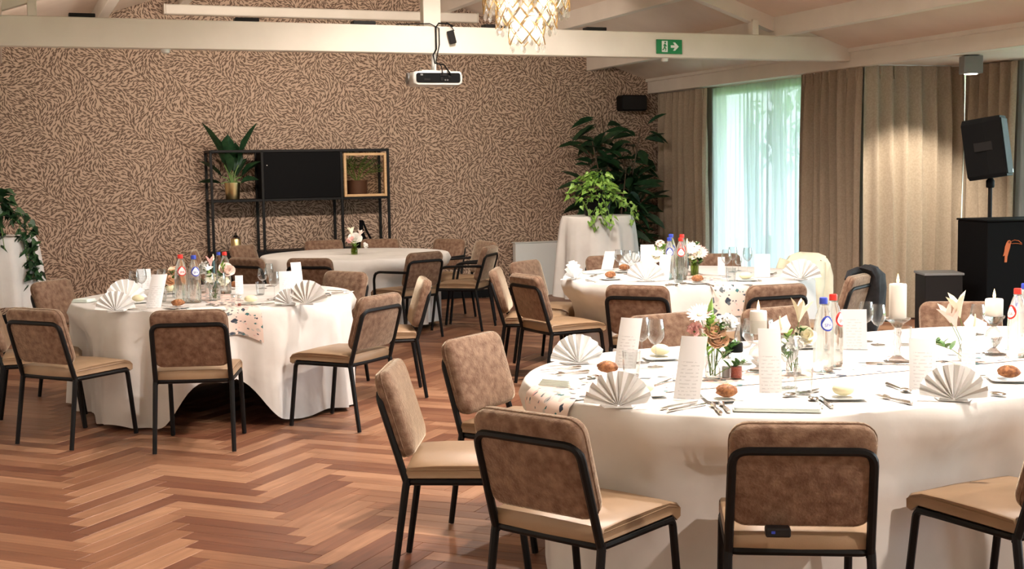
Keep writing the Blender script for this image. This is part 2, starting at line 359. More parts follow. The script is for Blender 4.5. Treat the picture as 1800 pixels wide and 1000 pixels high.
# ------------------------------------------------------------------ mesh builder
class MB:
    def __init__(s): s.v = []; s.f = []
    def add(s, vs, fs, M=None):
        o = len(s.v)
        s.v += [tuple(M @ Vector(p)) if M else tuple(p) for p in vs]
        s.f += [tuple(i + o for i in f) for f in fs]
        return s
    def box(s, c, d, rz=0, M=None):
        x, y, z = d[0] / 2, d[1] / 2, d[2] / 2
        vs = [(-x, -y, -z), (x, -y, -z), (x, y, -z), (-x, y, -z), (-x, -y, z), (x, -y, z), (x, y, z), (-x, y, z)]
        T = Matrix.Translation(c) @ Matrix.Rotation(rz, 4, 'Z')
        if M: T = M @ T
        return s.add(vs, [(3, 2, 1, 0), (4, 5, 6, 7), (0, 1, 5, 4), (1, 2, 6, 5), (2, 3, 7, 6), (3, 0, 4, 7)], T)
    def bbox(s, c, d, b=.01, M=None):       # bevelled box
        x, y, z = d[0] / 2, d[1] / 2, d[2] / 2
        vs = []; 
        for sx in (-1, 1):
            for sy in (-1, 1):
                for sz in (-1, 1):
                    vs += [(sx * (x - b), sy * (y - b), sz * z), (sx * (x - b), sy * y, sz * (z - b)), (sx * x, sy * (y - b), sz * (z - b))]
        def I(sx, sy, sz, k): return (((sx > 0) * 2 + (sy > 0)) * 2 + (sz > 0)) * 3 + k
        fs = []
        for t in (-1, 1):
            q = [I(-1, -1, t, 0), I(1, -1, t, 0), I(1, 1, t, 0), I(-1, 1, t, 0)]; fs.append(tuple(q if t > 0 else q[::-1]))
            q = [I(-1, t, -1, 1), I(-1, t, 1, 1), I(1, t, 1, 1), I(1, t, -1, 1)]; fs.append(tuple(q if t > 0 else q[::-1]))
            q = [I(t, -1, -1, 2), I(t, 1, -1, 2), I(t, 1, 1, 2), I(t, -1, 1, 2)]; fs.append(tuple(q if t > 0 else q[::-1]))
        for a in (-1, 1):
            for c_ in (-1, 1):
                q = [I(-1, a, c_, 0), I(1, a, c_, 0), I(1, a, c_, 1), I(-1, a, c_, 1)]; fs.append(tuple(q if a * c_ < 0 else q[::-1]))
                q = [I(a, -1, c_, 0), I(a, 1, c_, 0), I(a, 1, c_, 2), I(a, -1, c_, 2)]; fs.append(tuple(q if a * c_ > 0 else q[::-1]))
                q = [I(a, c_, -1, 1), I(a, c_, 1, 1), I(a, c_, 1, 2), I(a, c_, -1, 2)]; fs.append(tuple(q if a * c_ < 0 else q[::-1]))
        for a in (-1, 1):
            for b_ in (-1, 1):
                for c_ in (-1, 1):
                    q = [I(a, b_, c_, 0), I(a, b_, c_, 1), I(a, b_, c_, 2)]; fs.append(tuple(q if a * b_ * c_ < 0 else q[::-1]))
        T = Matrix.Translation(c)
        if M: T = M @ T
        return s.add(vs, fs, T)
    def lathe(s, prof, n=20, c=(0, 0, 0), M=None, cap=True):
        vs = []; fs = []
        for r, z in prof:
            for k in range(n):
                a = 2 * PI * k / n; vs.append((c[0] + r * math.cos(a), c[1] + r * math.sin(a), c[2] + z))
        m_ = len(prof)
        for i in range(m_ - 1):
            for k in range(n):
                k2 = (k + 1) % n; fs.append((i * n + k, i * n + k2, (i + 1) * n + k2, (i + 1) * n + k))
        if cap:
            fs.append(tuple(range(n))[::-1]); fs.append(tuple((m_ - 1) * n + k for k in range(n)))
        return s.add(vs, fs, M)
    def tube(s, pts, r, n=8, closed=False, M=None, cap=True):
        pts = [Vector(p) for p in pts]; N = len(pts)
        rr = r if isinstance(r, (list, tuple)) else [r] * N
        vs = []; fs = []; prev = None
        for i, p in enumerate(pts):
            a = pts[(i - 1) % N] if (i > 0 or closed) else p; b = pts[(i + 1) % N] if (i < N - 1 or closed) else p
            t = (b - a).normalized()
            if prev is None:
                up = Vector((0, 0, 1)) if abs(t.z) < .9 else Vector((1, 0, 0)); x = t.cross(up).normalized()
            else:
                x = (prev - t * prev.dot(t)).normalized()
            prev = x; y = t.cross(x)
            for k in range(n):
                an = 2 * PI * k / n; vs.append(p + (x * math.cos(an) + y * math.sin(an)) * rr[i])
        for i in range(N if closed else N - 1):
            for k in range(n):
                i2 = (i + 1) % N; k2 = (k + 1) % n
                fs.append((i * n + k, i * n + k2, i2 * n + k2, i2 * n + k))
        if cap and not closed:
            fs.append(tuple(range(n))[::-1]); fs.append(tuple((N - 1) * n + k for k in range(n)))
        return s.add(vs, fs, M)
    def grid(s, rows, closed=False, M=None):
        nr = len(rows); nc = len(rows[0]); vs = [p for r_ in rows for p in r_]; fs = []
        for i in range(nr - 1):
            for k in range(nc if closed else nc - 1):
                k2 = (k + 1) % nc; fs.append((i * nc + k, i * nc + k2, (i + 1) * nc + k2, (i + 1) * nc + k))
        return s.add(vs, fs, M)
    def rings(s, loops, cap=True, M=None):
        n = len(loops[0]); s0 = len(s.v)
        s.grid(loops, True, M)
        if cap: s.f.append(tuple(s0 + k for k in range(n))[::-1]); s.f.append(tuple(s0 + (len(loops) - 1) * n + k for k in range(n)))
        return s
    def ball(s, c, r, n=10, m_=6, M=None):
        rx, ry, rz = r if isinstance(r, (tuple, list)) else (r, r, r)
        loops = []
        for i in range(m_ + 1):
            t = PI * i / m_; q = max(math.sin(t), .02)
            loops.append([(c[0] + rx * q * math.cos(2 * PI * k / n), c[1] + ry * q * math.sin(2 * PI * k / n), c[2] - rz * math.cos(t)) for k in range(n)])
        return s.rings(loops, True, M)
    def mesh(s, name, mat, smooth=True, ang=38, grain=None):
        me = bpy.data.meshes.new(name); me.from_pydata(s.v, [], s.f)
        if smooth:
            me.polygons.foreach_set('use_smooth', [True] * len(me.polygons)); me.set_sharp_from_angle(angle=R(ang))
        if grain:
            a = me.attributes.new('grain', 'FLOAT_VECTOR', 'POINT'); a.data.foreach_set('vector', [q for g in grain for q in g])
        me.materials.append(mat); me.update()
        return me
def link(name, me, parent=None, loc=(0, 0, 0), rot=(0, 0, 0), scale=None):
    o = bpy.data.objects.new(name, me); COL.objects.link(o); o.location = loc; o.rotation_euler = rot
    if scale: o.scale = scale
    if parent: o.parent = parent
    return o
def build(mb, name, mat, parent=None, loc=(0, 0, 0), rot=(0, 0, 0), smooth=True, ang=38, grain=None):
    return link(name, mb.mesh(name, mat, smooth, ang, grain), parent, loc, rot)
def tag(o, label, cat, group=None):
    o['label'] = label; o['category'] = cat
    if group: o['group'] = group
    return o
def thing(name, label, cat, loc=(0, 0, 0), rz=0, group=None):
    o = bpy.data.objects.new(name, None); COL.objects.link(o); o.location = loc; o.rotation_euler = (0, 0, rz)
    o.empty_display_size = .1
    return tag(o, label, cat, group)
def struct(o):
    o['kind'] = 'structure'; return o
def copy_tree(o, parent=None):
    c = o.copy(); COL.objects.link(c); c.parent = parent
    for ch in o.children: copy_tree(ch, c)
    return c
def rrect(w, h, r, n=4):
    pts = []
    for cx, cy, a0 in ((w / 2 - r, h / 2 - r, 0), (-w / 2 + r, h / 2 - r, 90), (-w / 2 + r, -h / 2 + r, 180), (w / 2 - r, -h / 2 + r, 270)):
        for k in range(n + 1):
            a = R(a0 + 90 * k / n); pts.append((cx + r * math.cos(a), cy + r * math.sin(a)))
    return pts
rnd = random.Random(7)

# ------------------------------------------------------------------ room shell
YB, XR, XL, RIDGE, EAVE, SL = 15.1, 7.94, -.82, 3.56, 2.74, .335
XA, YA = 9.3, 10.6           # alcove outer wall and jog
YC = -1.6                    # wall behind the camera
zr = EAVE + SL * (XR - RIDGE)
def czz(x): return EAVE + SL * ((XR - x) if x > RIDGE else (x - XL))
b = MB(); t = .15
front = [(XL - t, YB, -.05), (XR + .4, YB, -.05), (XR + .4, YB, EAVE), (XR, YB, EAVE + .02), (RIDGE, YB, zr + .02), (XL, YB, EAVE + .02), (XL - t, YB, EAVE)]
n_ = len(front)
b.add(front + [(x, y + t, z) for x, y, z in front], [tuple(range(n_)), tuple(range(n_, 2 * n_))[::-1]] + [(i, i + n_, (i + 1) % n_ + n_, (i + 1) % n_) for i in range(n_)])
wall_back = struct(build(b, 'wall_back', paper_wall, smooth=False))
wall_left = struct(build(MB().box((XL - t / 2, (YB + YC) / 2, 1.4), (t, YB - YC, 2.9)), 'wall_left', paint, smooth=False))
struct(build(MB().box(((XL + XA) / 2, YC - t / 2, 2.1), (XA - XL + .4, t, 4.4)), 'wall_front', paint, smooth=False))
b = MB()      # right wall round the back window, plus the jog wall
b.box((8.31, 14.5, 1.4), (t, 1.3, 2.9)); b.box((8.31, 11.03, 1.4), (t, .7, 2.9)); b.box((8.31, 12.6, 2.67), (t, 2.6, .3)); b.box((8.31, 12.6, .06), (t, 2.6, .16))
b.box((8.8, YA + .2, 1.4), (1.2, t, 2.9))
struct(build(b, 'wall_right', paint, smooth=False))
b = MB()      # alcove outer wall
b.box((XA + t / 2, 10.15, 1.4), (t, .95, 2.9)); b.box((XA + t / 2, 4.9, 2.67), (t, 9.6, .3)); b.box((XA + t / 2, 4.9, .06), (t, 9.6, .16)); b.box((XA + t / 2, -.75, 1.4), (t, 1.8, 2.9))
struct(build(b, 'wall_alcove', paint, smooth=False))
b = MB(); th = .12
for s_, x0 in ((1, XR), (-1, XL)):
    vs_ = [(RIDGE, YC, zr), (RIDGE, YB, zr), (x0, YB, EAVE), (x0, YC, EAVE)]
    b.add(vs_ + [(x, y, z + th) for x, y, z in vs_], [(0, 1, 2, 3), (7, 6, 5, 4), (0, 4, 5, 1), (1, 5, 6, 2), (2, 6, 7, 3), (3, 7, 4, 0)])
ceiling = struct(build(b, 'ceiling', ceil_m, smooth=False))
struct(build(MB().box(((XR + XA + .3) / 2 + .05, (YB + YC) / 2, 2.64), (XA + .3 - XR, YB - YC, .12)), 'ceiling_alcove', ceil_m, smooth=False))
# fascia along the right eave, purlins, ridge beam
fascia = struct(build(MB().bbox((XR + .06, (YB + YC) / 2, 2.66), (.12, YB - YC, .2), .006), 'trim_1', paint, smooth=False))
struct(build(MB().bbox((XR + .02, (YB + YC) / 2, 2.735), (.1, YB - YC, .05), .006), 'trim_2', paint, smooth=False))
struct(build(MB().bbox((XL + .04, (YB + YC) / 2, 2.66), (.08, YB - YC, .2), .006), 'trim_3', paint, smooth=False))
k = 4
for x in (7.11, 6.1, 5.12, 4.2, .01, 1.02, 2.0, 2.92):
    zc = czz(x)
    o = struct(build(MB().bbox((x, (YB + YC) / 2, zc - .07), (.10, YB - YC, .2), .006), 'trim_%d' % k, paint, smooth=False)); k += 1
struct(build(MB().bbox((RIDGE, (YB + YC) / 2, zr - .1), (.14, YB - YC, .24), .006), 'trim_%d' % k, paint, smooth=False)); k += 1
# roof truss
YT = 10.756
truss = thing('roof_truss', 'long white tie beam with king post spanning the room below the pitched ceiling', 'beam', (RIDGE, YT + .06, 2.625))
def tz(p): return (p[0] - RIDGE, p[1] - YT - .06, p[2] - 2.625)
build(MB().bbox(tz(((XL + XR) / 2, YT + .06, 2.7425)), (XR - XL, .12, .235), .006), 'tie_beam', paint, truss, smooth=False)
build(MB().bbox(tz((RIDGE, YT + .07, (2.86 + zr - .2) / 2)), (.16, .10, zr - .2 - 2.86), .005), 'king_post', paint, truss, smooth=False)
for sgn in (1, -1):
    x1 = XR if sgn > 0 else XL
    p0, p1 = Vector((RIDGE, YT + .07, zr)), Vector((x1, YT + .07, EAVE)); d = (p1 - p0); L_ = d.length; d.normalize()
    nn = Vector((-d.z, 0, d.x)) ; nn = -nn if nn.z > 0 else nn
    c4 = [p0, p1 - d * .0, p1 + nn * .13, p0 + nn * .13]
    vs_ = [tz(p + Vector((0, dy, 0))) for dy in (-.05, .05) for p in c4]
    build(MB().add(vs_, [(0, 1, 2, 3), (7, 6, 5, 4), (0, 4, 5, 1), (1, 5, 6, 2), (2, 6, 7, 3), (3, 7, 4, 0)]), 'rafter', paint, truss, smooth=False)
    xs = RIDGE + sgn * 3.28
    build(MB().bbox(tz((xs, YT + .05, (2.86 + czz(xs) - .1) / 2)), (.07, .09, czz(xs) - .1 - 2.86), .004), 'strut', paint, truss, smooth=False)
# baseboard
struct(build(MB().bbox(((XL + XR) / 2, YB - .012, .05), (XR - XL + .3, .024, .10), .004), 'baseboard_back', black_pl, smooth=False))

# ------------------------------------------------------------------ floor: 45 degree herringbone
floor = struct(build(MB().box((4.4, 6.8, -.04), (11.0, 17.2, .06)), 'floor', subfloor, smooth=False))
PW, PN = .105, 6; PL = PW * PN
def plank_mb(): return MB().bbox((0, 0, -.0045), (PL - .002, PW - .002, .009), .0012)
pm = plank_mb(); plank_mesh = pm.mesh('plank', plank_m, False, grain=[(x, y, 0) for x, y, z in pm.v])
pl = []
q2 = math.sqrt(2)
for a in range(-40, 140):
    for kk in range(-14, 14):
        for (u0, v0, vert) in ((0, 0, 0), (PN, 1 - PN, 1)):
            u, v = u0 + a + 2 * PN * kk, v0 + a
            cu, cv = (u + PN / 2, v + .5) if not vert else (u + .5, v + PN / 2)
            x, y = (cu - cv) * PW / q2 + .285, (cu + cv) * PW / q2
            if -.9 < x < 9.35 and 1.6 < y < 15.15 and (x < 8.3 or y < 10.7): pl.append((x, y, R(45) if not vert else R(135)))
def vis(p):
    x, y, z = proj((p[0], p[1], 0))
    return z if (-60 < x < 1860 and y < 1050 and z > 1) else 1e9
pl.sort(key=vis)
for x, y, rz in pl[:300]:
    link('plank', plank_mesh, floor, (x, y, 0), (0, 0, rz))
b = MB(); gr = []
for x, y, rz in pl[300:]:
    s0 = len(b.v); b.add(pm.v, pm.f, Matrix.Translation((x, y, 0)) @ Matrix.Rotation(rz, 4, 'Z')); gr += [(p[0], p[1], 0) for p in pm.v]
o = build(b, 'plank_field', plank_m, floor, smooth=False, grain=gr); o['kind'] = 'stuff'

# ------------------------------------------------------------------ windows, garden, curtains
def window(n, x, y0, y1, z0, z1, muls):
    w = struct(bpy.data.objects.new('window_%d' % n, None)); COL.objects.link(w); w.location = (x, (y0 + y1) / 2, z0)
    L_ = y1 - y0; h = z1 - z0
    fr = MB()
    for yy in (-L_ / 2 + .03, L_ / 2 - .03): fr.box((0, yy, h / 2), (.07, .06, h))
    for zz in (.03, h - .03): fr.box((0, 0, zz), (.07, L_ - .12, .06))
    build(fr, 'window_frame', white_p, w, smooth=False)
    ys = [-L_ / 2 + .06] + [L_ * (i / muls - .5) for i in range(1, muls)] + [L_ / 2 - .06]
    for i in range(1, muls): build(MB().box((0, ys[i], h / 2), (.06, .09, h - .12)), 'mullion', white_p, w, smooth=False)
    for i in range(muls):
        a_, b_ = ys[i], ys[i + 1]
        build(MB().box((0, (a_ + b_) / 2, h / 2), (.008, b_ - a_ - .05, h - .14)), 'pane', glass_m, w, smooth=False)
window(1, 8.31, 11.32, 13.88, .14, 2.52, 2)
window(2, 9.375, .12, 9.67, .14, 2.52, 6)
b = MB().box((22, 8, -.3), (25, 40, .2)); tag(build(b, 'lawn', grass_m, smooth=False), 'green lawn outside the windows', 'lawn')
def bush(x, y, h, r, lab):
    t_ = thing('garden_tree', lab, 'tree', (x, y, -.2))
    build(MB().tube([(0, 0, 0), (.05, 0, h * .5), (0, .05, h * .8)], [.12, .09, .05], 7), 'trunk', bark_m, t_)
    b = MB(); rr = random.Random(int(x * 100 + y))
    for i in range(260):
        a = rr.uniform(0, 2 * PI); ph = math.acos(rr.uniform(-1, 1)); q = r * rr.uniform(.6, 1)
        c = Vector((q * math.sin(ph) * math.cos(a), q * math.sin(ph) * math.sin(a), h * .62 + q * .9 * math.cos(ph)))
        s_ = rr.uniform(.12, .3); M_ = Matrix.Translation(c) @ Matrix.Rotation(rr.uniform(0, 6), 4, 'Z') @ Matrix.Rotation(rr.uniform(0, 3), 4, 'X')
        b.add([(0, -s_, 0), (s_ * .5, 0, .05), (0, s_, 0), (-s_ * .5, 0, .05)], [(0, 1, 2), (0, 2, 3)], M_)
    o = build(b, 'foliage', hedge_m, t_, smooth=False)
bush(16.5, 22.5, 4.6, 2.2, 'broad leafy garden tree seen through the sheer curtain on the left')
bush(17.0, 18.0, 3.4, 1.3, 'small round garden tree seen through the sheer curtain on the right')
bush(15.0, 12.5, 4.2, 1.7, 'leafy garden tree outside the alcove window')

def curtain(name, p0, p1, zt, zb, amp, pitch, mat, label, cat, seed=0, header=True, rowsn=9):
    rr = random.Random(seed); p0, p1 = Vector((*p0, 0)), Vector((*p1, 0)); d = p1 - p0; L_ = d.length; d.normalize(); nn = Vector((-d.y, d.x, 0))
    npl = max(2, int(L_ / pitch)); per = 8; N = npl * per + 1
    jit = [rr.uniform(.6, 1.35) for _ in range(npl + 2)]; wob = [rr.uniform(-.35, .35) for _ in range(npl + 2)]
    rows = []
    for i in range(rowsn):
        f = i / (rowsn - 1); z = zt - (zt - zb) * f; row = []
        sp = min(1, f * 5)
        for k_ in range(N):
            u = k_ / per; j = min(int(u), npl - 1); fr = u - j
            ph = 2 * PI * (u + wob[j] * f * math.sin(PI * fr))
            a_ = amp * (jit[j] * (1 - fr) + jit[j + 1] * fr) * (.55 + .45 * sp)
            off = a_ * (math.sin(ph) + .25 * math.sin(2 * ph + f * 2)) + .012 * math.sin(u * .9 + f * 3)
            sh = .25 * pitch * math.sin(ph * .5 + f * 2) * f * .4
            row.append(p0 + d * (L_ * k_ / (N - 1) + sh) + nn * off + Vector((0, 0, z)))
        rows.append(row)
    c0 = (p0 + p1) / 2 + Vector((0, 0, zb))
    b = MB().grid([[q - c0 for q in r_] for r_ in rows])
    if header:
        t_ = thing(name, label, cat, c0)
        build(b, 'drape', mat, t_, ang=80)
        hd = MB()
        for j in range(npl):
            c = p0 + d * (L_ * (j + .25) / npl) + nn * (amp * .6) + Vector((0, 0, zt - .06)) - c0
            hd.tube([c + Vector((0, 0, .055)), c + Vector((0, 0, -.02)), c + Vector((0, 0, -.07))], [.012, .016, .006], 6)
        o = build(hd, 'pinch_pleats', mat, t_); o['kind'] = 'stuff'
        return t_
    return tag(build(b, name, mat, None, c0, ang=80), label, cat)
curtain('curtain', (8.05, 13.75), (8.05, 15.0), 2.55, .02, .068, .15, curtain_m, 'taupe curtain in the corner behind the tall dark plant', 'curtain', 1)
curtain('sheer_curtain', (8.17, 11.4), (8.17, 13.85), 2.55, .02, .035, .095, sheer_m, 'white translucent sheer curtain over the back window', 'curtain', 2, False)
curtain('curtain', (8.02, 10.66), (8.02, 11.72), 2.56, .02, .075, .15, curtain_m, 'taupe curtain between the sheer curtain and the jutting curtain corner', 'curtain', 3)
curtain('curtain', (7.98, 10.58), (9.2, 10.58), 2.57, .02, .06, .165, curtain_m, 'wide pale lit curtain facing the room behind the black jacket chair', 'curtain', 4)
curtain('curtain', (9.18, 9.80), (9.18, 10.53), 2.57, .02, .06, .13, curtain_m, 'narrow taupe curtain behind the loudspeaker', 'curtain', 5)
curtain('sheer_curtain', (9.24, 8.3), (9.24, 9.85), 2.57, .02, .022, .075, sheer_m, 'sheer curtain at the right edge beside the loudspeaker', 'curtain', 6, False)
build(MB().box((8.05, 12.85, 2.565), (.03, 4.3, .02)), 'curtain_rail', white_p, fascia, smooth=False)
build(MB().box((8.56, 10.58, 2.577), (1.2, .03, .014)), 'curtain_rail', white_p, fascia, smooth=False)

exec_late = []
# ------------------------------------------------------------------ chairs
TILT = math.atan(.30)
def arc_pts(pts, r, n=5):        # round the corners of a polyline
    pts = [Vector(p) for p in pts]; out = [pts[0]]
    for i in range(1, len(pts) - 1):
        a, b_, c = pts[i - 1], pts[i], pts[i + 1]
        d1, d2 = (a - b_).normalized(), (c - b_).normalized()
        p, q = b_ + d1 * r, b_ + d2 * r
        for k_ in range(n + 1):
            t_ = k_ / n; out.append(p * (1 - t_) ** 2 + b_ * 2 * t_ * (1 - t_) + q * t_ ** 2)
    return out + [pts[-1]]
def make_chair(arms=False):
    ch = thing('dining_chair', '', 'chair')
    # backrest cushion
    W_, H_, T_ = .435, .345, .066
    loops = []
    for inset, zz in ((.016, -T_ / 2), (.005, -T_ / 2 + .005), (.0, -T_ / 2 + .016), (.0, T_ / 2 - .02), (.006, T_ / 2 - .007), (.02, T_ / 2 - .001), (.07, T_ / 2 + .006), (.13, T_ / 2 + .009)):
        loops.append([(x, y, zz) for x, y in rrect(W_ - 2 * inset, H_ - 2 * inset, max(.055 - inset * .4, .012), 5)])
    M_ = Matrix.Translation((0, -.2545, .672)) @ Matrix.Rotation(-(PI / 2) + TILT, 4, 'X') @ Matrix.Rotation(PI, 4, 'Z')
    # local z of slab -> forward(+y) and up
    M_ = Matrix.Translation((0, -.2545, .672)) @ Matrix(((-1, 0, 0, 0), (0, -math.sin(TILT), math.cos(TILT), 0), (0, math.cos(TILT), math.sin(TILT), 0), (0, 0, 0, 1)))
    cu = build(MB().rings(loops, True, M_), 'backrest', velvet, ch, ang=60)
    pip = [(x, y, -.002) for x, y in rrect(W_ + .002, H_ + .002, .056, 5)]
    build(MB().tube(pip, .0028, 5, True, M_), 'piping', velvet, cu)
    # seat pad with a waterfall front
    prof = [(-.213, .428), (-.217, .455), (-.205, .478), (-.10, .484), (.10, .484), (.19, .480), (.235, .466), (.258, .440), (.257, .412), (.235, .404), (.205, .428)]
    rows = []
    for x, ins in ((-.218, .016), (-.222, .006), (-.216, .0), (0, -.004), (.216, .0), (.222, .006), (.218, .016)):
        cy, cz = 0, .45
        rows.append([(x, y + (ins if y < cy else -ins), z + (ins * .8 if z < cz else -ins * .8)) for y, z in prof])
    st = build(MB().rings(rows), 'seat', leather, ch, ang=50)
    for s_ in (-1, 1): build(MB().tube([(s_ * .2195, -.20, .462), (s_ * .2195, .18, .466), (s_ * .219, .235, .450)], .0022, 5), 'seam', leather, st)
    # seat frame: three-sided rail
    rail = arc_pts([(-.213, .205, .414), (-.213, -.208, .416), (.213, -.208, .416), (.213, .205, .414)], .035)
    build(MB().tube(rail, .0135, 8), 'seat_frame', black_metal, ch)
    build(MB().tube([(-.213, .185, .413), (.213, .185, .413)], .010, 8), 'front_rail', black_metal, ch)
    # back frame loop
    top = (.755)
    yb = lambda z: -.212 - (z - .42) * .30
    pts = arc_pts([(-.216, yb(.40), .40), (-.209, yb(top), top), (.209, yb(top), top), (.216, yb(.40), .40)], .05)
    build(MB().tube(pts, .0145, 8), 'back_frame', black_metal, ch)
    for s_ in (-1, 1):
        build(MB().tube([(s_ * .216, -.208, .43), (s_ * .218, -.213, .40), (s_ * .226, -.272, .006)], [.0150, .0150, .0130], 8), 'leg', black_metal, ch)
        build(MB().tube(arc_pts([(s_ * .213, .15, .414), (s_ * .213, .212, .413), (s_ * .217, .262, .006)], .03), .0140, 8), 'leg', black_metal, ch)
        if arms:
            pa = arc_pts([(s_ * .222, yb(.655), .655), (s_ * .25, .12, .648), (s_ * .25, .165, .60), (s_ * .226, .19, .414)], .05)
            build(MB().tube(pa, .0125, 8), 'armrest', black_metal, ch)
    return ch
CH = make_chair(); ARM = make_chair(True)
used = {}
CHAIRS = [
 ('L1', .36, 8.18, 310.7, 0, 'dining chair seen from behind at the left table, left of the middle one'),
 ('L2', 1.035, 7.70, 343, 0, 'dining chair with its dark back squarely to the camera at the left table'),
 ('L3', 1.97, 7.93, 40, 0, 'dining chair angled away on the right front of the left table'),
 ('L4', 2.50, 8.82, 78, 0, 'dining chair seen edge-on between the left table and the middle aisle'),
 ('L5', 2.19, 9.50, 122, 0, 'dining chair facing the left table from its far right side'),
 ('L0', .53, 9.90, 232, 0, 'dining chair facing the camera on the far left of the left table'),
 ('L00', .17, 8.80, 266, 0, 'dining chair cut by the left picture edge'),
 ('B1', 3.56, 11.79, 24, 1, 'armchair with its back to the aisle at the bare back table'),
 ('B2', 4.28, 12.17, 52, 1, 'armchair on the right of the back table with its pale back lit'),
 ('B3', 4.38, 13.42, 122, 1, 'armchair at the far right of the back table nearest the wall'),
 ('B4', 4.50, 12.80, 98, 1, 'armchair half hidden behind the pale backed armchair at the back table'),
 ('B5', 3.33, 13.95, 176, 0, 'dining chair behind the back table left of its small vase'),
 ('B6', 3.86, 13.82, 158, 0, 'dining chair behind the back table right of its small vase'),
 ('B7', 2.58, 13.65, 226, 0, 'dining chair on the far left of the back table before the shelf'),
 ('B8', 2.28, 11.91, 304, 0, 'dark backed dining chair at the near left of the back table'),
 ('B9', 2.70, 11.57, 325, 0, 'dark backed dining chair in front of the back table seen over the napkins'),
 ('B10', 2.08, 13.25, 262, 0, 'dining chair barely showing beside the left post of the shelf'),
 ('F1', 3.81, 8.64, 277, 0, 'dining chair seen from behind at the left of the window side table'),
 ('F2', 3.80, 9.14, 243, 0, 'dining chair turned right, behind the first aisle chair of the window table'),
 ('F3', 4.21, 9.66, 216, 0, 'pale dining chair facing the camera before the white radiator'),
 ('F4', 4.03, 7.62, 313, 0, 'brown backed dining chair in front of the white fan napkin of the window side table'),
 ('F5', 4.61, 7.28, 358, 0, 'brown backed dining chair beside the hanging runner of the window side table'),
 ('F6', 4.93, 9.80, 186, 0, 'dining chair behind the window side table below the tall plant table'),
 ('F7', 5.66, 9.45, 158, 0, 'dining chair behind the window side table against the sheer curtain'),
 ('F8', 5.80, 8.78, 98, 0, 'dining chair under the cream coat at the window side table'),
 ('F9', 5.32, 7.56, 34, 0, 'dining chair with the black jacket hung on it'),
 ('N1', 1.67, 4.75, 245, 0, 'dining chair facing right in the middle aisle, nearest the floor front'),
 ('N2', 2.17, 5.33, 216, 0, 'pale dining chair facing the camera at the far left end of the near table'),
 ('N3', 1.775, 3.85, 299, 0, 'large brown backed chair at the left front of the near table'),
 ('N4', 2.33, 3.45, 332, 0, 'large brown backed chair centred before the near table'),
 ('N5', 3.12, 3.33, 7, 0, 'large dining chair cut by the right picture edge'),
 ('N6', 3.20, 5.60, 184, 0, 'dining chair behind the wine glasses on the far side of the near table'),
 ('N7', 3.88, 5.58, 186, 0, 'dining chair behind the squat candle on the far side of the near table'),
 ('N8', 4.72, 5.34, 150, 0, 'dining chair behind the right candle on the far side of the near table'),
]
for key, x, y, deg, arm, lab in CHAIRS:
    src = ARM if arm else CH
    o = src if not used.get(arm) else copy_tree(src)
    used[arm] = 1
    o.location = (x, y, 0); o.rotation_euler = (0, 0, R(deg))
    tag(o, lab, 'chair', 'velvet armchairs' if arm else 'velvet dining chairs')
    if arm: o.name = 'armchair'

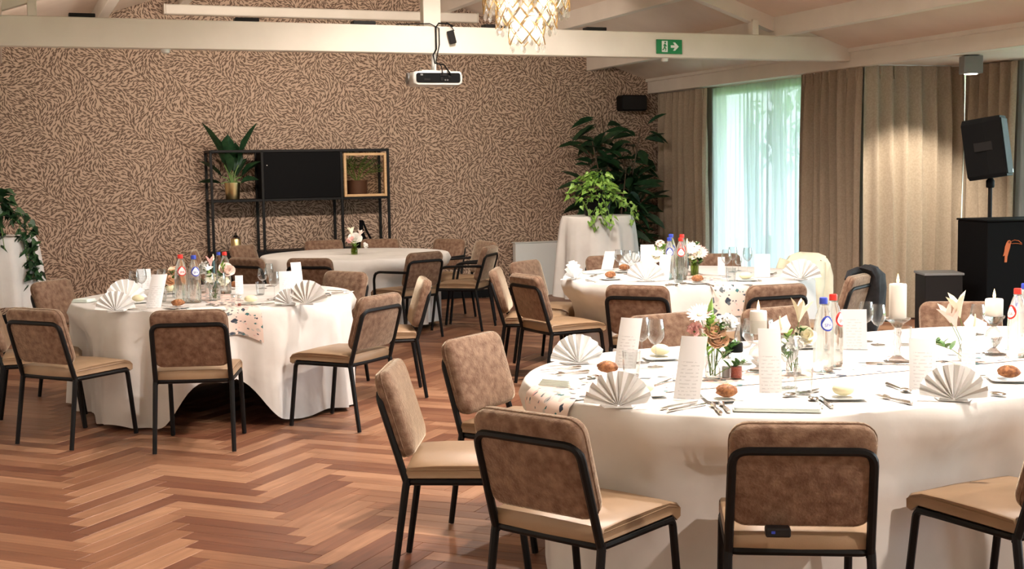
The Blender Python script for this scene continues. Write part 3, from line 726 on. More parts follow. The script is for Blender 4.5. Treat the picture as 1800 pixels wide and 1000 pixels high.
# ------------------------------------------------------------------ tables and cloths
ZT = .757
class Cloth:
    """outline: a segment a-b on the ground with radius rad; u in [0,1) runs round it."""
    def __init__(s, a, b_, rad, hem, seed, folds=15, amp=.030, flare=.05):
        s.a, s.b, s.r, s.hem, s.fl = Vector(a), Vector(b_), rad, hem, flare
        rr = random.Random(seed)
        s.comp = [(folds, amp, rr.uniform(0, 6)), (folds * .62, amp * .6, rr.uniform(0, 6)), (folds * 1.7, amp * .35, rr.uniform(0, 6))]
        s.L = (s.b - s.a).length; s.per = 2 * s.L + 2 * PI * rad; s.lim = None
    def dent(s, chairs):
        N = 400; raw = []
        for k_ in range(N):
            f, n = s.out(s.per * k_ / N); lim = 9
            for key, cx, cy, deg, arm, lab in chairs:
                if (Vector((cx, cy)) - f).length > s.r + .8: continue
                c, sn = math.cos(R(deg)), math.sin(R(deg))
                for i in range(46):
                    ro = s.r + .25 - i * .014; q = f + n * ro - Vector((cx, cy)); lx, ly = c * q.x + sn * q.y, -sn * q.x + c * q.y
                    if abs(lx) < .265 and -.35 < ly < .30: lim = min(lim, ro - .012)
            raw.append(lim)
        mn = [min(raw[(k_ + j) % N] for j in range(-4, 5)) for k_ in range(N)]
        mn = [min(v, s.r + s.fl + .09) for v in mn]
        s.lim = [sum(mn[(k_ + j) % N] for j in range(-4, 5)) / 9 for k_ in range(N)]
    def out(s, t):
        """t = arc length -> foot on the axis, outward normal"""
        t %= s.per; d = (s.b - s.a).normalized() if s.L > 1e-6 else Vector((1, 0)); n = Vector((d.y, -d.x))
        if t < s.L: return s.a + d * t, n
        t -= s.L
        if t < PI * s.r:
            an = t / s.r; return s.b, n * math.cos(an) + d * math.sin(an)
        t -= PI * s.r
        if t < s.L: return s.b - d * t, -n
        t -= s.L; an = t / s.r
        return s.a, -n * math.cos(an) - d * math.sin(an)
    def pt(s, t, drop, extra=0.0):
        """drop = 0 at the table edge, 1 at the hem"""
        f, n = s.out(t); h = s.hem(t); z = ZT - (ZT - h) * drop
        k_ = drop ** .62
        phi = t / s.per * 2 * PI
        w = sum(a_ * (1 - 2 * abs(math.sin(.5 * (round(fr) * phi + p + .8 * math.sin(3 * phi + p) + .5 * drop * math.sin(round(fr * .3) * phi)))) ** 1.3) for fr, a_, p in s.comp)
        ro = s.r + .010 * min(1, drop * 12) + k_ * (s.fl + w)
        if s.lim:
            li = t / s.per * len(s.lim); i0 = int(li) % len(s.lim); i1 = (i0 + 1) % len(s.lim); lm = s.lim[i0] * (1 - li % 1) + s.lim[i1] * (li % 1)
            wz = max(0, min(1, (.70 - z) / .18)); wz = wz * wz * (3 - 2 * wz)
            tgt = min(ro, lm); ro = ro + (tgt - ro) * wz
        ro += extra
        q = f + n * ro
        return Vector((q.x, q.y, z))
    def build(s, name, label, group='white tablecloths'):
        if group == 'white tablecloths': s.dent(CHAIRS)
        N = max(160, int(s.per / .028)); c = (s.a + s.b) / 2
        rows = []
        for fr in (.001, .35, .7, .9, .975): rows.append([Vector((*(s.out(s.per * k_ / N)[0] + s.out(s.per * k_ / N)[1] * s.r * fr), ZT)) for k_ in range(N)])
        rows.append([Vector((*(s.out(s.per * k_ / N)[0] + s.out(s.per * k_ / N)[1] * s.r), ZT - .002)) for k_ in range(N)])
        for d_ in (.012, .035, .08, .16, .26, .38, .5, .62, .74, .86, .95, 1.0): rows.append([s.pt(s.per * k_ / N, d_) for k_ in range(N)])
        off = Vector((c.x, c.y, 0))
        return tag(build(MB().grid([[p - off for p in r_] for r_ in rows], True), name, cloth_m, None, off, ang=70), label, 'tablecloth', group)
def table_under(a, b_, rad, label):
    a, b_ = Vector(a), Vector(b_); c = (a + b_) / 2; t_ = thing('banquet_table', label, 'table', (c.x, c.y, 0), 0, 'banquet tables under cloths')
    cl = Cloth(a - c, b_ - c, rad - .012, lambda t: 0, 0); N = 64
    lo = [[Vector((*(cl.out(cl.per * k_ / N)[0] + cl.out(cl.per * k_ / N)[1] * cl.r), z)) for k_ in range(N)] for z in (.715, .75)]
    build(MB().rings(lo), 'tabletop', bark_m, t_)
    xs = [-(b_ - a).length / 2, (b_ - a).length / 2] if (b_ - a).length > .1 else [0]
    for x in xs:
        for sx, sy in ((-1, -1), (1, -1), (1, 1), (-1, 1)):
            build(MB().tube([(x + sx * .33, sy * .33, .715), (x + sx * .36, sy * .36, .0)], .018, 8), 'leg', black_metal, t_)
def frac(cl, p):
    """arc position on outline nearest to the ground point p"""
    best = None
    for i in range(720):
        t_ = cl.per * i / 720; f, n = cl.out(t_); q = f + n * cl.r; d_ = (q - Vector(p)).length
        if best is None or d_ < best[0]: best = (d_, t_)
    return best[1]
TL, TB, TF = (1.341, 9.043), (3.376, 12.937), (4.95, 8.78)
NA, NB = (2.75, 4.45), (4.30, 4.45)
RL, RB, RF, RN = .951, .965, .965, .87
def hemL(t):
    an = (t / RL) ; return .012
cL = Cloth(TL, TL, RL, hemL, 3, 17, .05, .07)
tc_ = frac(cL, onz(385, 549, .757).xy)
def hemL2(t):
    d_ = (t - tc_ + cL.per / 2) % cL.per - cL.per / 2
    return .012 + .30 * max(0, math.exp(-(d_ / .26) ** 4)) + .02 * math.sin(t * 7) ** 2
cL.hem = hemL2
cL.build('tablecloth', 'white tablecloth of the left table, lifted in an arch at its front hem')
cB = Cloth(TB, TB, RB, lambda t: .05 + .03 * math.sin(t * 3), 5, 16, .034, .07); cB.build('tablecloth', 'plain white tablecloth of the back table before the shelf')
cF = Cloth(TF, TF, RF, lambda t: .03, 9, 15, .045, .07); cF.build('tablecloth', 'white tablecloth of the round table near the window')
cN = Cloth(NA, NB, RN, lambda t: .015 + .01 * math.sin(t * 5), 11, 17, .048, .08); cN.build('tablecloth', 'white tablecloth of the large near table on the right')
table_under(TL, TL, RL, 'round table under the cloth with the arched hem'); table_under(TB, TB, RB, 'round table under the plain cloth at the back')
table_under(TF, TF, RF - .06, 'round table under the cloth near the window'); table_under(NA, NB, RN, 'long oval table under the large near cloth')

def runner(cl, c, direction, width, ends, drop, label, length=None):
    """strip over the table top through c along direction; ends: which ends hang (+1 / -1)"""
    d = Vector(direction).normalized(); n = Vector((-d.y, d.x)); c = Vector(c); rows = []; gr = []
    NW = 12
    for k_ in range(NW + 1):
        off = (k_ / NW - .5) * width; row = []; g = []
        def edge(sg):
            lo, hi = 0, 6
            for _ in range(40):
                mid = (lo + hi) / 2; p = c + n * off + d * sg * mid
                ab = cl.b - cl.a; t_ = 0 if cl.L < 1e-6 else max(0, min(1, (p - cl.a).dot(ab) / ab.length_squared))
                if (p - (cl.a + ab * t_)).length < cl.r: lo = mid
                else: hi = mid
            return lo
        s_ = 0
        for sg in (-1, 1):
            e = edge(sg); seg = []
            if sg in ends:
                p_e = c + n * off + d * sg * e; t_ = frac(cl, p_e)
                for dr in (1, .8, .6, .4, .2, .08):
                    q = cl.pt(t_, dr * drop / ZT, .016); seg.append((q, e + dr * drop))
                seg.append((Vector((*(c + n * off + d * sg * (e - .004)), ZT + .004)), e))
            else:
                seg.append((Vector((*(c + n * off + d * sg * (e - .004)), ZT + .003)), e))
            seg.append((Vector((*(c + n * off + d * sg * e * .5), ZT + .003)), e * .5))
            if sg < 0:
                for q, a_ in seg: row.append(q); g.append((-a_, off, 0))
                row.append(Vector((*(c + n * off), ZT + .003))); g.append((0, off, 0))
            else:
                for q, a_ in seg[::-1]: row.append(q); g.append((a_, off, 0))
        rows.append(row); gr += g
    off = Vector((c.x, c.y, ZT))
    return tag(build(MB().grid([[p - off for p in r_] for r_ in rows]), 'table_runner', runner_m, None, off, ang=70, grain=gr), label, 'runner', 'terrazzo print runners')
pL = onz(428, 546, ZT).xy; dL = Vector(TL) - pL
runner(cL, TL, dL, .245, (-1, 1), .27, 'pale pink terrazzo print runner hanging over the front of the left table')
pF = onz(1293, 504, ZT).xy; dF = Vector(TF) - pF
runner(cF, TF, dF, .27, (-1, 1), .22, 'pale pink terrazzo print runner hanging over the table near the window')
runner(cN, (3.5, 4.40), (1, 0), .36, (-1, 1), .25, 'pale pink terrazzo print runner along the near table hanging at its left end')

bulb_m = pbr('lit_bulb', (1, .9, .75), .5, emit=(1, .86, .66), es=12)
# ------------------------------------------------------------------ tableware builders
def face(p, extra=0): return math.atan2(-p[0], p[1]) + R(extra)
def tp(px, py, z=ZT + .004): return onz(px, py, z)
NEAR, LEFT, WIN, BACK = 'near table', 'left table', 'window side table', 'back table'

def fan_napkin(px, py, label, r=.12, turn=0, n=9):
    p = tp(px, py); t_ = thing('fan_napkin', label, 'napkin', p, face(p, turn), 'napkins folded as fans')
    rows = []
    for q in (.04, .35, .7, 1.0):
        row = []
        for i in range(2 * n + 1):
            a = PI * (.04 + .92 * i / (2 * n)); dep = (.010 * q + .004) * (1 if i % 2 else -1)
            rq = q * r * (1.0 if i % 2 == 0 else .965)
            row.append((-rq * math.cos(a), dep + .18 * rq * math.sin(a), rq * math.sin(a) + .006))
        rows.append(row)
    build(MB().grid(rows), 'pleats', napkin_m, t_, ang=10)
    build(MB().add([(-.05, .0, .0), (.05, .0, .0), (.07, .085, .0), (-.07, .085, .0), (-.045, .01, .012), (.045, .01, .012), (.06, .08, .006), (-.06, .08, .006)],
        [(3, 2, 1, 0), (4, 5, 6, 7), (0, 1, 5, 4), (1, 2, 6, 5), (2, 3, 7, 6), (3, 0, 4, 7)]), 'folded_base', napkin_m, t_, smooth=False)
    return t_
def folded_napkin(px, py, label, w=.17, d=.11, turn=0, layers=3, mat=None):
    p = tp(px, py); t_ = thing('folded_napkin', label, 'napkin', p, face(p, turn), 'flat folded napkins')
    for i in range(layers):
        lo = [[(x, y, z) for x, y in rrect(w - .008 * i, d - .006 * i, .008, 2)] for z in (.0065 * i, .0065 * i + .006)]
        build(MB().rings(lo), 'fold', mat or mint_m, t_, smooth=False)
def menu(px, py, h, label, w=.10, bend=.9, lean=8, turn=0, roll=0):
    p = tp(px, py); rows = []; gr = []
    NX, NZ = 8, 8
    for j in range(NZ + 1):
        row = []
        for i in range(NX + 1):
            a = (i / NX - .5) * bend; rad = w / bend if bend else 0
            x = rad * math.sin(a); y = rad * (1 - math.cos(a)); z = h * j / NZ
            row.append((x + z * math.tan(R(roll)), y + z * math.tan(R(lean)) + .10 * (z / h) ** 2 * h, z)); gr.append((w * (i / NX - .5), z, 0))
        rows.append(row)
    b = MB().grid(rows); n = len(b.v)
    b.add([(x, y + .0012, z) for x, y, z in b.v], [f[::-1] for f in b.f[:]]); 
    for i in range(NX):
        for o_ in (0, NZ * (NX + 1)): b.f.append((o_ + i, o_ + i + 1, n + o_ + i + 1, n + o_ + i))
    return tag(build(b, 'menu_card', menu_m, None, p, (0, 0, face(p, turn)), ang=60, grain=gr + gr), label, 'menu', 'menu cards')
def tent_card(px, py, h, label, w=.115, turn=0):
    p = tp(px, py); t_ = thing('menu_card', label, 'menu', p, face(p, turn), 'menu cards')
    for s_ in (-1, 1):
        b = MB(); vs_ = [(-w / 2, s_ * .035, 0), (w / 2, s_ * .035, 0), (w / 2, 0, h), (-w / 2, 0, h)]
        vs_ += [(x, y + .001 * s_, z) for x, y, z in vs_]
        b.add(vs_, [(0, 1, 2, 3), (7, 6, 5, 4), (0, 4, 5, 1), (1, 5, 6, 2), (2, 6, 7, 3), (3, 7, 4, 0)])
        build(b, 'leaf', menu_m, t_, smooth=False, grain=[(x, z, 0) for x, y, z in b.v])
def glassware(kind, px, py, label, h=None, group='drinking glasses'):
    p = tp(px, py)
    spec = dict(wine=(.205, .036, [(.004, .095), (.020, .104), (.034, .125), (.038, .145), (.036, .17), (.030, .205)]),
                flute=(.205, .03, [(.004, .10), (.016, .108), (.028, .13), (.031, .155), (.029, .18), (.025, .205)]),
                goblet=(.17, .036, [(.005, .065), (.028, .075), (.040, .100), (.042, .12), (.036, .15), (.032, .17)]),
                tumbler=(.10, .034, [(.030, .004), (.033, .03), (.035, .07), (.036, .10)]))[kind]
    sc_ = (h / spec[0]) if h else 1
    names = {'wine': 'wine_glass', 'flute': 'wine_glass', 'goblet': 'water_goblet', 'tumbler': 'tumbler'}
    t_ = thing(names[kind], label, 'glass', p, rnd.uniform(0, 6), group); t_.scale = (sc_,) * 3
    pr = spec[2]
    if kind == 'tumbler':
        link('bowl', cached('tum', lambda: MB().lathe(pr + [(r_ - .0015, z) for r_, z in pr[::-1]] , 20, cap=False).mesh('bowl', glass_m)), t_)
        link('base', cached('tumb', lambda: MB().lathe([(.028, .0), (.030, .003), (.030, .008), (.001, .009)], 20).mesh('base', glass_m)), t_)
        return
    link('bowl', cached(kind + 'b', lambda: MB().lathe(pr + [(max(r_ - .0014, .001), z + (.002 if i > 2 else 0)) for i, (r_, z) in enumerate(pr[::-1])], 20, cap=False).mesh('bowl', glass_m)), t_)
    z0 = pr[0][1]
    link('stem', cached(kind + 's', lambda: MB().lathe([(.0065, .006), (.0035, .02), (.0035, z0 - .012), (.0045, z0)], 10).mesh('stem', glass_m)), t_)
    fr = spec[1]
    link('foot', cached(kind + 'f', lambda: MB().lathe([(fr, .0), (fr, .002), (fr * .5, .0045), (.007, .008)], 20).mesh('foot', glass_m)), t_)
def text_mesh(s_, size, mat):
    cu = bpy.data.curves.new('text', 'FONT'); cu.body = s_; cu.size = size; cu.align_x = 'CENTER'; cu.align_y = 'CENTER'; cu.resolution_u = 2
    o = bpy.data.objects.new('text', cu); COL.objects.link(o); bpy.context.view_layer.update()
    dg = bpy.context.evaluated_depsgraph_get(); me = bpy.data.meshes.new_from_object(o.evaluated_get(dg)); bpy.data.objects.remove(o)
    v = [tuple(q.co) for q in me.vertices]; f = [tuple(pp.vertices) for pp in me.polygons]; bpy.data.meshes.remove(me)
    return v, f
TXT = text_mesh('SPA', .019, None)
def water_bottle(px, py, col, label, h=.305, turn=0):
    p = tp(px, py); t_ = thing('water_bottle', label, 'bottle', p, face(p, turn), 'mineral water bottles'); s_ = h / .305; t_.scale = (s_,) * 3
    pr = [(.036, .0), (.040, .006), (.0415, .03), (.0415, .14), (.0405, .165), (.0375, .195), (.032, .225), (.024, .252), (.0170, .270), (.0145, .277), (.0145, .288)]
    link('body', cached('wb', lambda: MB().lathe(pr, 24).mesh('body', bottle_glass)), t_)
    link('neck_ring', cached('wn', lambda: MB().lathe([(.0145, .272), (.0175, .273), (.0175, .277), (.0145, .278)], 20).mesh('neck_ring', bottle_glass)), t_)
    link('cap', cached('cap' + col, lambda: MB().lathe([(.0165, .278), (.017, .281), (.017, .298), (.0155, .303), (.001, .304)], 20).mesh('cap', red_cap if col == 'red' else blue_cap)), t_)
    def cyl(u, z, off): # bend onto the body; u = arc length, front = -Y
        a = u / .040; rad = .0145
        for (r0, z0), (r1, z1) in zip(pr, pr[1:]):
            if z0 <= z <= z1: rad = r0 + (r1 - r0) * (z - z0) / max(1e-6, z1 - z0)
        rad += off
        return (rad * math.sin(a), -rad * math.cos(a), z)
    def oval(rw, rh, zc, off, tip=0, n=28):
        vs_ = [cyl(0, zc, off)]
        for k_ in range(n):
            a = 2 * PI * k_ / n; u = rw * math.cos(a); z = zc + rh * math.sin(a) * (1.25 if math.sin(a) > 0 and tip else 1)
            if tip and math.sin(a) > 0: u *= (1 - .45 * math.sin(a))
            vs_.append(cyl(u, z, off))
        return vs_, [(0, i + 1, (i + 1) % n + 1) for i in range(n)]
    lb = link('label', cached('lab' + col, lambda: MB().add(*oval(.031, .031, .200, .0012)).mesh('label', MATS['red_cap'] if col == 'red' else MATS['blue_cap'])), t_)
    link('emblem', cached('lab2', lambda: MB().add(*oval(.024, .022, .198, .0024, 1)).mesh('emblem', label_white)), lb)
    tv = [cyl(x, y + .193, .0034) for x, y, z in TXT[0]]
    link('lettering', cached('labt' + col, lambda: MB().add(tv, TXT[1]).mesh('lettering', MATS['red_cap'] if col == 'red' else MATS['blue_cap'], False)), lb)
def bread(px, py, label, pale=False, s_=1.0):
    p = tp(px, py, ZT + .014); rr = random.Random(int(px * 7 + py)); t_ = thing('bread_roll' if not pale else 'pale_bun', label, 'bread', p, rr.uniform(0, 3), 'bread rolls')
    loops = []
    for i in range(9):
        th_ = PI * i / 8; q = max(math.sin(th_), .03)
        wb = lambda k_: 1 + (0 if pale else .06 * math.sin(5 * k_ + 2.1 * i) + .05 * math.sin(11 * k_ + 3.7 * i + px))
        loops.append([((.044 * s_) * q * math.cos(2 * PI * k_ / 16) * wb(k_), .036 * s_ * q * math.sin(2 * PI * k_ / 16) * wb(k_), .021 * s_ - (.025 * s_) * math.cos(th_) * (1 if th_ > PI / 2 else .8)) for k_ in range(16)])
    cr = build(MB().rings(loops), 'crust', bun_m if pale else bread_m, t_, ang=80)
    if not pale:
        b = MB(); 
        for k_ in range(26):
            a, q = rr.uniform(0, 2 * PI), rr.uniform(0, .8); x, y = .036 * s_ * q * math.cos(a), .028 * s_ * q * math.sin(a)
            z = .021 * s_ + .0255 * s_ * math.sqrt(max(0, 1 - (x / (.040 * s_)) ** 2 - (y / (.031 * s_)) ** 2))
            b.ball((x, y, z), (.0026, .0016, .0012), 5, 3)
        o = build(b, 'seeds', bun_m, t_); o['kind'] = 'stuff'
def plate(px, py, label, w=.15, turn=0):
    p = tp(px, py); t_ = thing('bread_plate', label, 'plate', p, face(p, turn), 'square bread plates')
    def mk():
        lo = []
        for ww, z in ((.11, .0), (.115, .003), (.14, .006), (.15, .007), (.15, .0085), (.135, .008), (.11, .005), (.02, .0045)):
            lo.append([(x, y, z) for x, y in rrect(ww, ww, ww * .12, 3)])
        return MB().rings(lo).mesh('dish', porcelain, True, 60)
    link('dish', cached('plate', mk), t_)
def cutlery(kind, a, b_, label):
    p0, p1 = tp(*a, z=ZT + .005), tp(*b_, z=ZT + .005); c = (p0 + p1) / 2; rz = math.atan2(p1.y - p0.y, p1.x - p0.x)
    t_ = thing(kind, label, 'cutlery', c, rz, 'steel cutlery')
    def handle(): return MB().tube([(-.10, 0, .002), (-.095, 0, .003), (-.05, 0, .003), (.0, 0, .003), (.015, 0, .003)], [.006, .0075, .006, .0038, .0032], 8).mesh('handle', steel_m)
    link('handle', cached('hand', handle), t_)
    if kind == 'knife': link('blade', cached('kn', lambda: MB().add([(.01, -.004, .002), (.03, -.009, .002), (.085, -.009, .002), (.105, .004, .002), (.01, .005, .002), (.01, -.004, .004), (.03, -.008, .003), (.085, -.008, .003), (.104, .004, .003), (.01, .005, .004)], [(4, 3, 2, 1, 0), (5, 6, 7, 8, 9), (0, 1, 6, 5), (1, 2, 7, 6), (2, 3, 8, 7), (3, 4, 9, 8), (4, 0, 5, 9)]).mesh('blade', steel_m, False)), t_)
    elif kind == 'fork':
        def mk():
            b = MB().tube([(.01, 0, .003), (.03, 0, .004), (.045, 0, .003)], [.003, .008, .011], 8)
            return b.mesh('neck', steel_m)
        link('neck', cached('fk', mk), t_)
        for k_ in range(4): link('tine', cached('tine', lambda: MB().tube([(.04, 0, .003), (.06, 0, .0025), (.09, 0, .006)], [.0018, .0016, .0008], 5).mesh('tine', steel_m)), t_, (0, (k_ - 1.5) * .0058, 0))
    else: link('bowl', cached('sp', lambda: MB().ball((.06, 0, .006), (.032, .019, .006), 14, 6).mesh('bowl', steel_m)), t_)
def candle_flame(t_, z):
    build(MB().tube([(0, 0, z - .004), (.001, 0, z + .008)], .0012, 5), 'wick', wick_m, t_)
    build(MB().lathe([(.0008, z + .003), (.0055, z + .010), (.0068, z + .018), (.0042, z + .033), (.0006, z + .048)], 10), 'flame', flame_m, t_)
def pillar(p, z, r_, h, label):
    t_ = thing('pillar_candle', label, 'candle', (p.x, p.y, z), 0, 'lit white pillar candles')
    build(MB().lathe([(r_ * .98, 0), (r_, .003), (r_, h - .006), (r_ * .94, h), (r_ * .82, h - .003), (r_ * .3, h - .006), (.001, h - .006)], 28), 'wax', wax_w, t_)
    candle_flame(t_, h - .004)
def candlestick(px, py, prof_z, h, label, parts):
    p = tp(px, py); t_ = thing('glass_candlestick', label, 'candlestick', p, 0, 'crystal candlesticks')
    for nm, pr in parts: build(MB().lathe(pr, 28), nm, glass_m if nm == 'bowl' else crystal_glass, t_, ang=50)
    return p, p.z + h
def leaf_mb(L_, W_, cup=.15, heart=False):
    if heart: pts = [(0, 0), (-.42, -.12), (-.5, .22), (-.2, .65), (0, 1), (.2, .65), (.5, .22), (.42, -.12)]
    else: pts = [(0, 0), (-.35, .22), (-.5, .5), (-.3, .8), (0, 1), (.3, .8), (.5, .5), (.35, .22)]
    vs_ = [(x * W_, y * L_, cup * W_ * abs(x) * 2 - .12 * L_ * y * y) for x, y in pts] + [(0, .4 * L_, -.12 * L_ * .16)]
    return MB().add(vs_, [(8, i, (i + 1) % 8) for i in range(8)])
def orient(d, roll=0):
    """matrix whose local +Y points along d"""
    d = Vector(d).normalized(); up = Vector((0, 0, 1)) if abs(d.z) < .95 else Vector((1, 0, 0))
    x = d.cross(up).normalized(); z = x.cross(d)
    M_ = Matrix(((x.x, d.x, z.x, 0), (x.y, d.y, z.y, 0), (x.z, d.z, z.z, 0), (0, 0, 0, 1)))
    return M_ @ Matrix.Rotation(roll, 4, 'Y')
def place_leaf(parent, me, pos, d, s_=1, roll=0, name='leaf'):
    o = link(name, me, parent); o.matrix_local = Matrix.Translation(pos) @ orient(d, roll) @ Matrix.Scale(s_, 4); return o
def zdir(d):
    return Vector(d).to_track_quat('Z', 'Y').to_matrix().to_4x4()
def flower(kind, base, tip, size, mat, label, facing=None):
    base, tip = Vector(base), Vector(tip); t_ = thing({'rose': 'rose', 'gerbera': 'gerbera', 'carnation': 'carnation', 'bud': 'lily_bud', 'anthurium': 'anthurium', 'spray': 'leafy_sprig', 'blade': 'grass_blade'}[kind], label, 'flower' if kind not in ('spray', 'blade') else 'foliage', base, 0, 'cut flowers in vases')
    d = tip - base; mid = d * .5 + Vector((d.x * -.1, d.y * -.1, d.z * .08)); rr = random.Random(int(abs(tip.x * 997 + tip.z * 3331)))
    build(MB().tube([(0, 0, 0), mid, d], [.0018, .0016, .0014], 5), 'stem', stem_m, t_)
    fd = Vector(facing) if facing else (d.normalized() + Vector((-tip.x, -tip.y, 0)).normalized() * .7)
    M_ = Matrix.Translation(d) @ zdir(fd)
    if kind == 'rose':
        b = MB()
        for lay, (n, rad, hh, op) in enumerate(((5, 1.0, .62, .9), (5, .78, .85, .5), (4, .5, 1.0, .2), (3, .28, 1.0, .05))):
            for k_ in range(n):
                a = 2 * PI * (k_ + lay * .37) / n; rows = []
                for i in range(4):
                    f = i / 3; row = []
                    for j in range(5):
                        g = (j / 4 - .5) * 2 * PI / n * 1.35; q = size * rad * (.25 + .75 * math.sin(f * PI / 2)) * (1 + op * .25 * f)
                        row.append((q * math.cos(a + g * (1 - .15 * f)), q * math.sin(a + g * (1 - .15 * f)), size * hh * (f - .5) * 1.1 - size * .25 * abs(j / 2 - 1) ** 2 * f))
                    rows.append(row)
                b.grid(rows)
        build(b, 'bloom', mat, t_).matrix_local = M_
    elif kind == 'gerbera':
        b = MB()
        for lay in (0, 1):
            for k_ in range(14):
                a = 2 * PI * (k_ + .5 * lay) / 14; b.add([(.2 * size, 0, .0), (.6 * size, -.13 * size, .06 * size), (size, 0, (.10 + .12 * lay) * size), (.6 * size, .13 * size, .06 * size)], [(0, 1, 2, 3)], Matrix.Rotation(a, 4, 'Z'))
        build(b, 'petals', mat, t_).matrix_local = M_
        build(MB().ball((0, 0, .02 * size), (.26 * size, .26 * size, .12 * size), 10, 5), 'disc', MATS['cream_petal'], t_).matrix_local = M_
    elif kind == 'carnation':
        b = MB()
        for k_ in range(40):
            a, ph = rr.uniform(0, 6.28), rr.uniform(0, 1.45); c = Vector((math.sin(ph) * math.cos(a), math.sin(ph) * math.sin(a), math.cos(ph))) * size * .62
            q = size * .42; b.add([(-q, 0, 0), (-.3 * q, q * .5, .25 * q), (.3 * q, q * .35, -.1 * q), (q, q * .1, .2 * q), (.3 * q, -q * .5, 0), (-.4 * q, -.45 * q, .2 * q)], [(0, 1, 2, 5), (2, 3, 4, 5)], Matrix.Translation(c) @ Matrix.Rotation(rr.uniform(0, 6), 4, 'Z') @ Matrix.Rotation(rr.uniform(-1, 1), 4, 'X'))
        build(b, 'bloom', mat, t_, ang=180).matrix_local = M_
        build(MB().lathe([(.12 * size, -.5 * size), (.3 * size, -.1 * size), (.35 * size, .1 * size)], 8), 'calyx', stem_m, t_).matrix_local = M_
    elif kind == 'bud':
        for k_ in range(4):
            a = PI / 2 * k_; me = leaf_mb(size * 2.2, size * .7, .5).mesh('petal', mat)
            o = link('petal', me, t_); o.matrix_local = Matrix.Translation(d) @ zdir(d) @ Matrix.Rotation(a, 4, 'Z') @ Matrix.Translation((0, .05 * size, 0)) @ Matrix.Rotation(R(72), 4, 'X')
    elif kind == 'anthurium':
        build(leaf_mb(size * 1.7, size * 1.5, .25, True), 'spathe', mat, t_).matrix_local = Matrix.Translation(d) @ zdir(fd) @ Matrix.Translation((0, -.4 * size, 0))
        build(MB().tube([(0, 0, 0), (0, .1 * size, .5 * size), (0, .4 * size, .8 * size)], [.09 * size, .08 * size, .04 * size], 7), 'spadix', MATS['cream_petal'], t_).matrix_local = Matrix.Translation(d) @ zdir(fd)
    elif kind == 'spray':
        me = cached(('lf', mat.name, round(size, 3)), lambda: leaf_mb(size, size * .5).mesh('leaf', mat))
        n = 13
        for k_ in range(n):
            f = .3 + .7 * k_ / (n - 1); pos = mid * 4 * f * (1 - f) * .5 + d * f
            place_leaf(t_, me, pos, Vector((math.cos(k_ * 2.4), math.sin(k_ * 2.4), .55)) + d.normalized() * .5, 1.15 - .5 * f)
    elif kind == 'blade':
        me = leaf_mb(size * 1.25, size * .26, .3).mesh('leaf', mat); place_leaf(t_, me, d * .45, d, 1, PI / 2)
def vase(px, py, label, kind='bud', mat=None, h=.09):
    p = tp(px, py); t_ = thing('glass_vase', label, 'vase', p, 0, 'small glass vases'); s_ = h / .09; t_.scale = (s_,) * 3; mat = mat or glass_m
    pr = [(.027, .0), (.031, .004), (.032, .02), (.030, .045), (.022, .068), (.017, .078), (.019, .090)] if kind == 'bud' else [(.026, .0), (.028, .003), (.029, .05), (.031, .09)]
    build(MB().lathe(pr + [(r_ - .0016, z + .002) for r_, z in pr[::-1]], 22, cap=False), 'body', mat, t_)
    build(MB().lathe([(.025, .001), (.029, .004), (.0285, .03), (.001, .031)], 18), 'water', water_m, t_)
    build(MB().tube([(.019 * math.cos(2 * PI * k_ / 20) if kind == 'bud' else .031 * math.cos(2 * PI * k_ / 20), .019 * math.sin(2 * PI * k_ / 20) if kind == 'bud' else .031 * math.sin(2 * PI * k_ / 20), .09) for k_ in range(20)], .0014, 5, True), 'rim', mat, t_)
    return p
def bouquet(p, spec, where, full=1.35):
    """spec rows: kind, du (right), dz (height), dv (towards camera), size, material, text"""
    rt = Vector((CR.x, CR.y, 0)).normalized(); tc__ = Vector((-p.x, -p.y, 0)).normalized()
    for i, (kind, du, dz, dv, size, mat, txt) in enumerate(spec):
        a = i * 2.4; base = p + Vector((.010 * math.cos(a), .010 * math.sin(a), .012))
        flower(kind, base, p + rt * du + tc__ * dv + Vector((0, 0, dz)), size * (full if kind != 'blade' else 1), mat, txt + ' ' + where)
def shaker(px, py, label, fill, cap, h=.12, fh=.03):
    p = tp(px, py); t_ = thing('shaker', label, 'shaker', p, 0, 'salt and pepper shakers'); s_ = h / .12; t_.scale = (s_,) * 3
    build(MB().lathe([(.019, 0), (.021, .003), (.020, .05), (.0185, .09)], 18), 'body', glass_m, t_)
    build(MB().lathe([(.018, .003), (.0185, .004), (.0185, fh), (.001, fh + .001)], 16), 'filling', fill, t_)
    build(MB().lathe([(.0195, .088), (.0225, .090), (.0225, .116), (.020, .120), (.001, .121)], 18), 'cap', cap, t_)

# ------------------------------------------------------------------ near table
fan_napkin(1087, 717, 'fan napkin standing at the near left edge of the near table', .125)
fan_napkin(1676, 705, 'fan napkin standing at the near right edge of the near table', .125)
fan_napkin(1016, 640, 'fan napkin at the far left end of the near table', .125, 14)
folded_napkin(985, 676, 'thick folded pale napkin at the left end of the near table', .15, .10, -30, 4)
folded_napkin(1365, 718, 'flat mint napkin before the centre chair on the near table', .30, .13, 2, 2)
menu(1206, 702, .225, 'menu card leaning right beside the first vase on the near table', roll=6, turn=-8)
menu(1355, 691, .235, 'tall white menu card in front of the squat candle on the near table', w=.085, bend=.6, turn=6)
menu(1097, 648, .21, 'menu card before the left wine glasses of the near table', roll=4, turn=-20)
menu(1622, 684, .185, 'menu card left of the near right fan napkin', w=.10, turn=4)
menu(1702, 646, .165, 'narrow menu card in front of the lily vase', w=.055, bend=.4, turn=0)
tent_card(1500, 612, .18, 'white tent card left of the tall pillar candle', .115, 6)
glassware('wine', 1153, 645, 'wine glass right of the left menu on the near table')
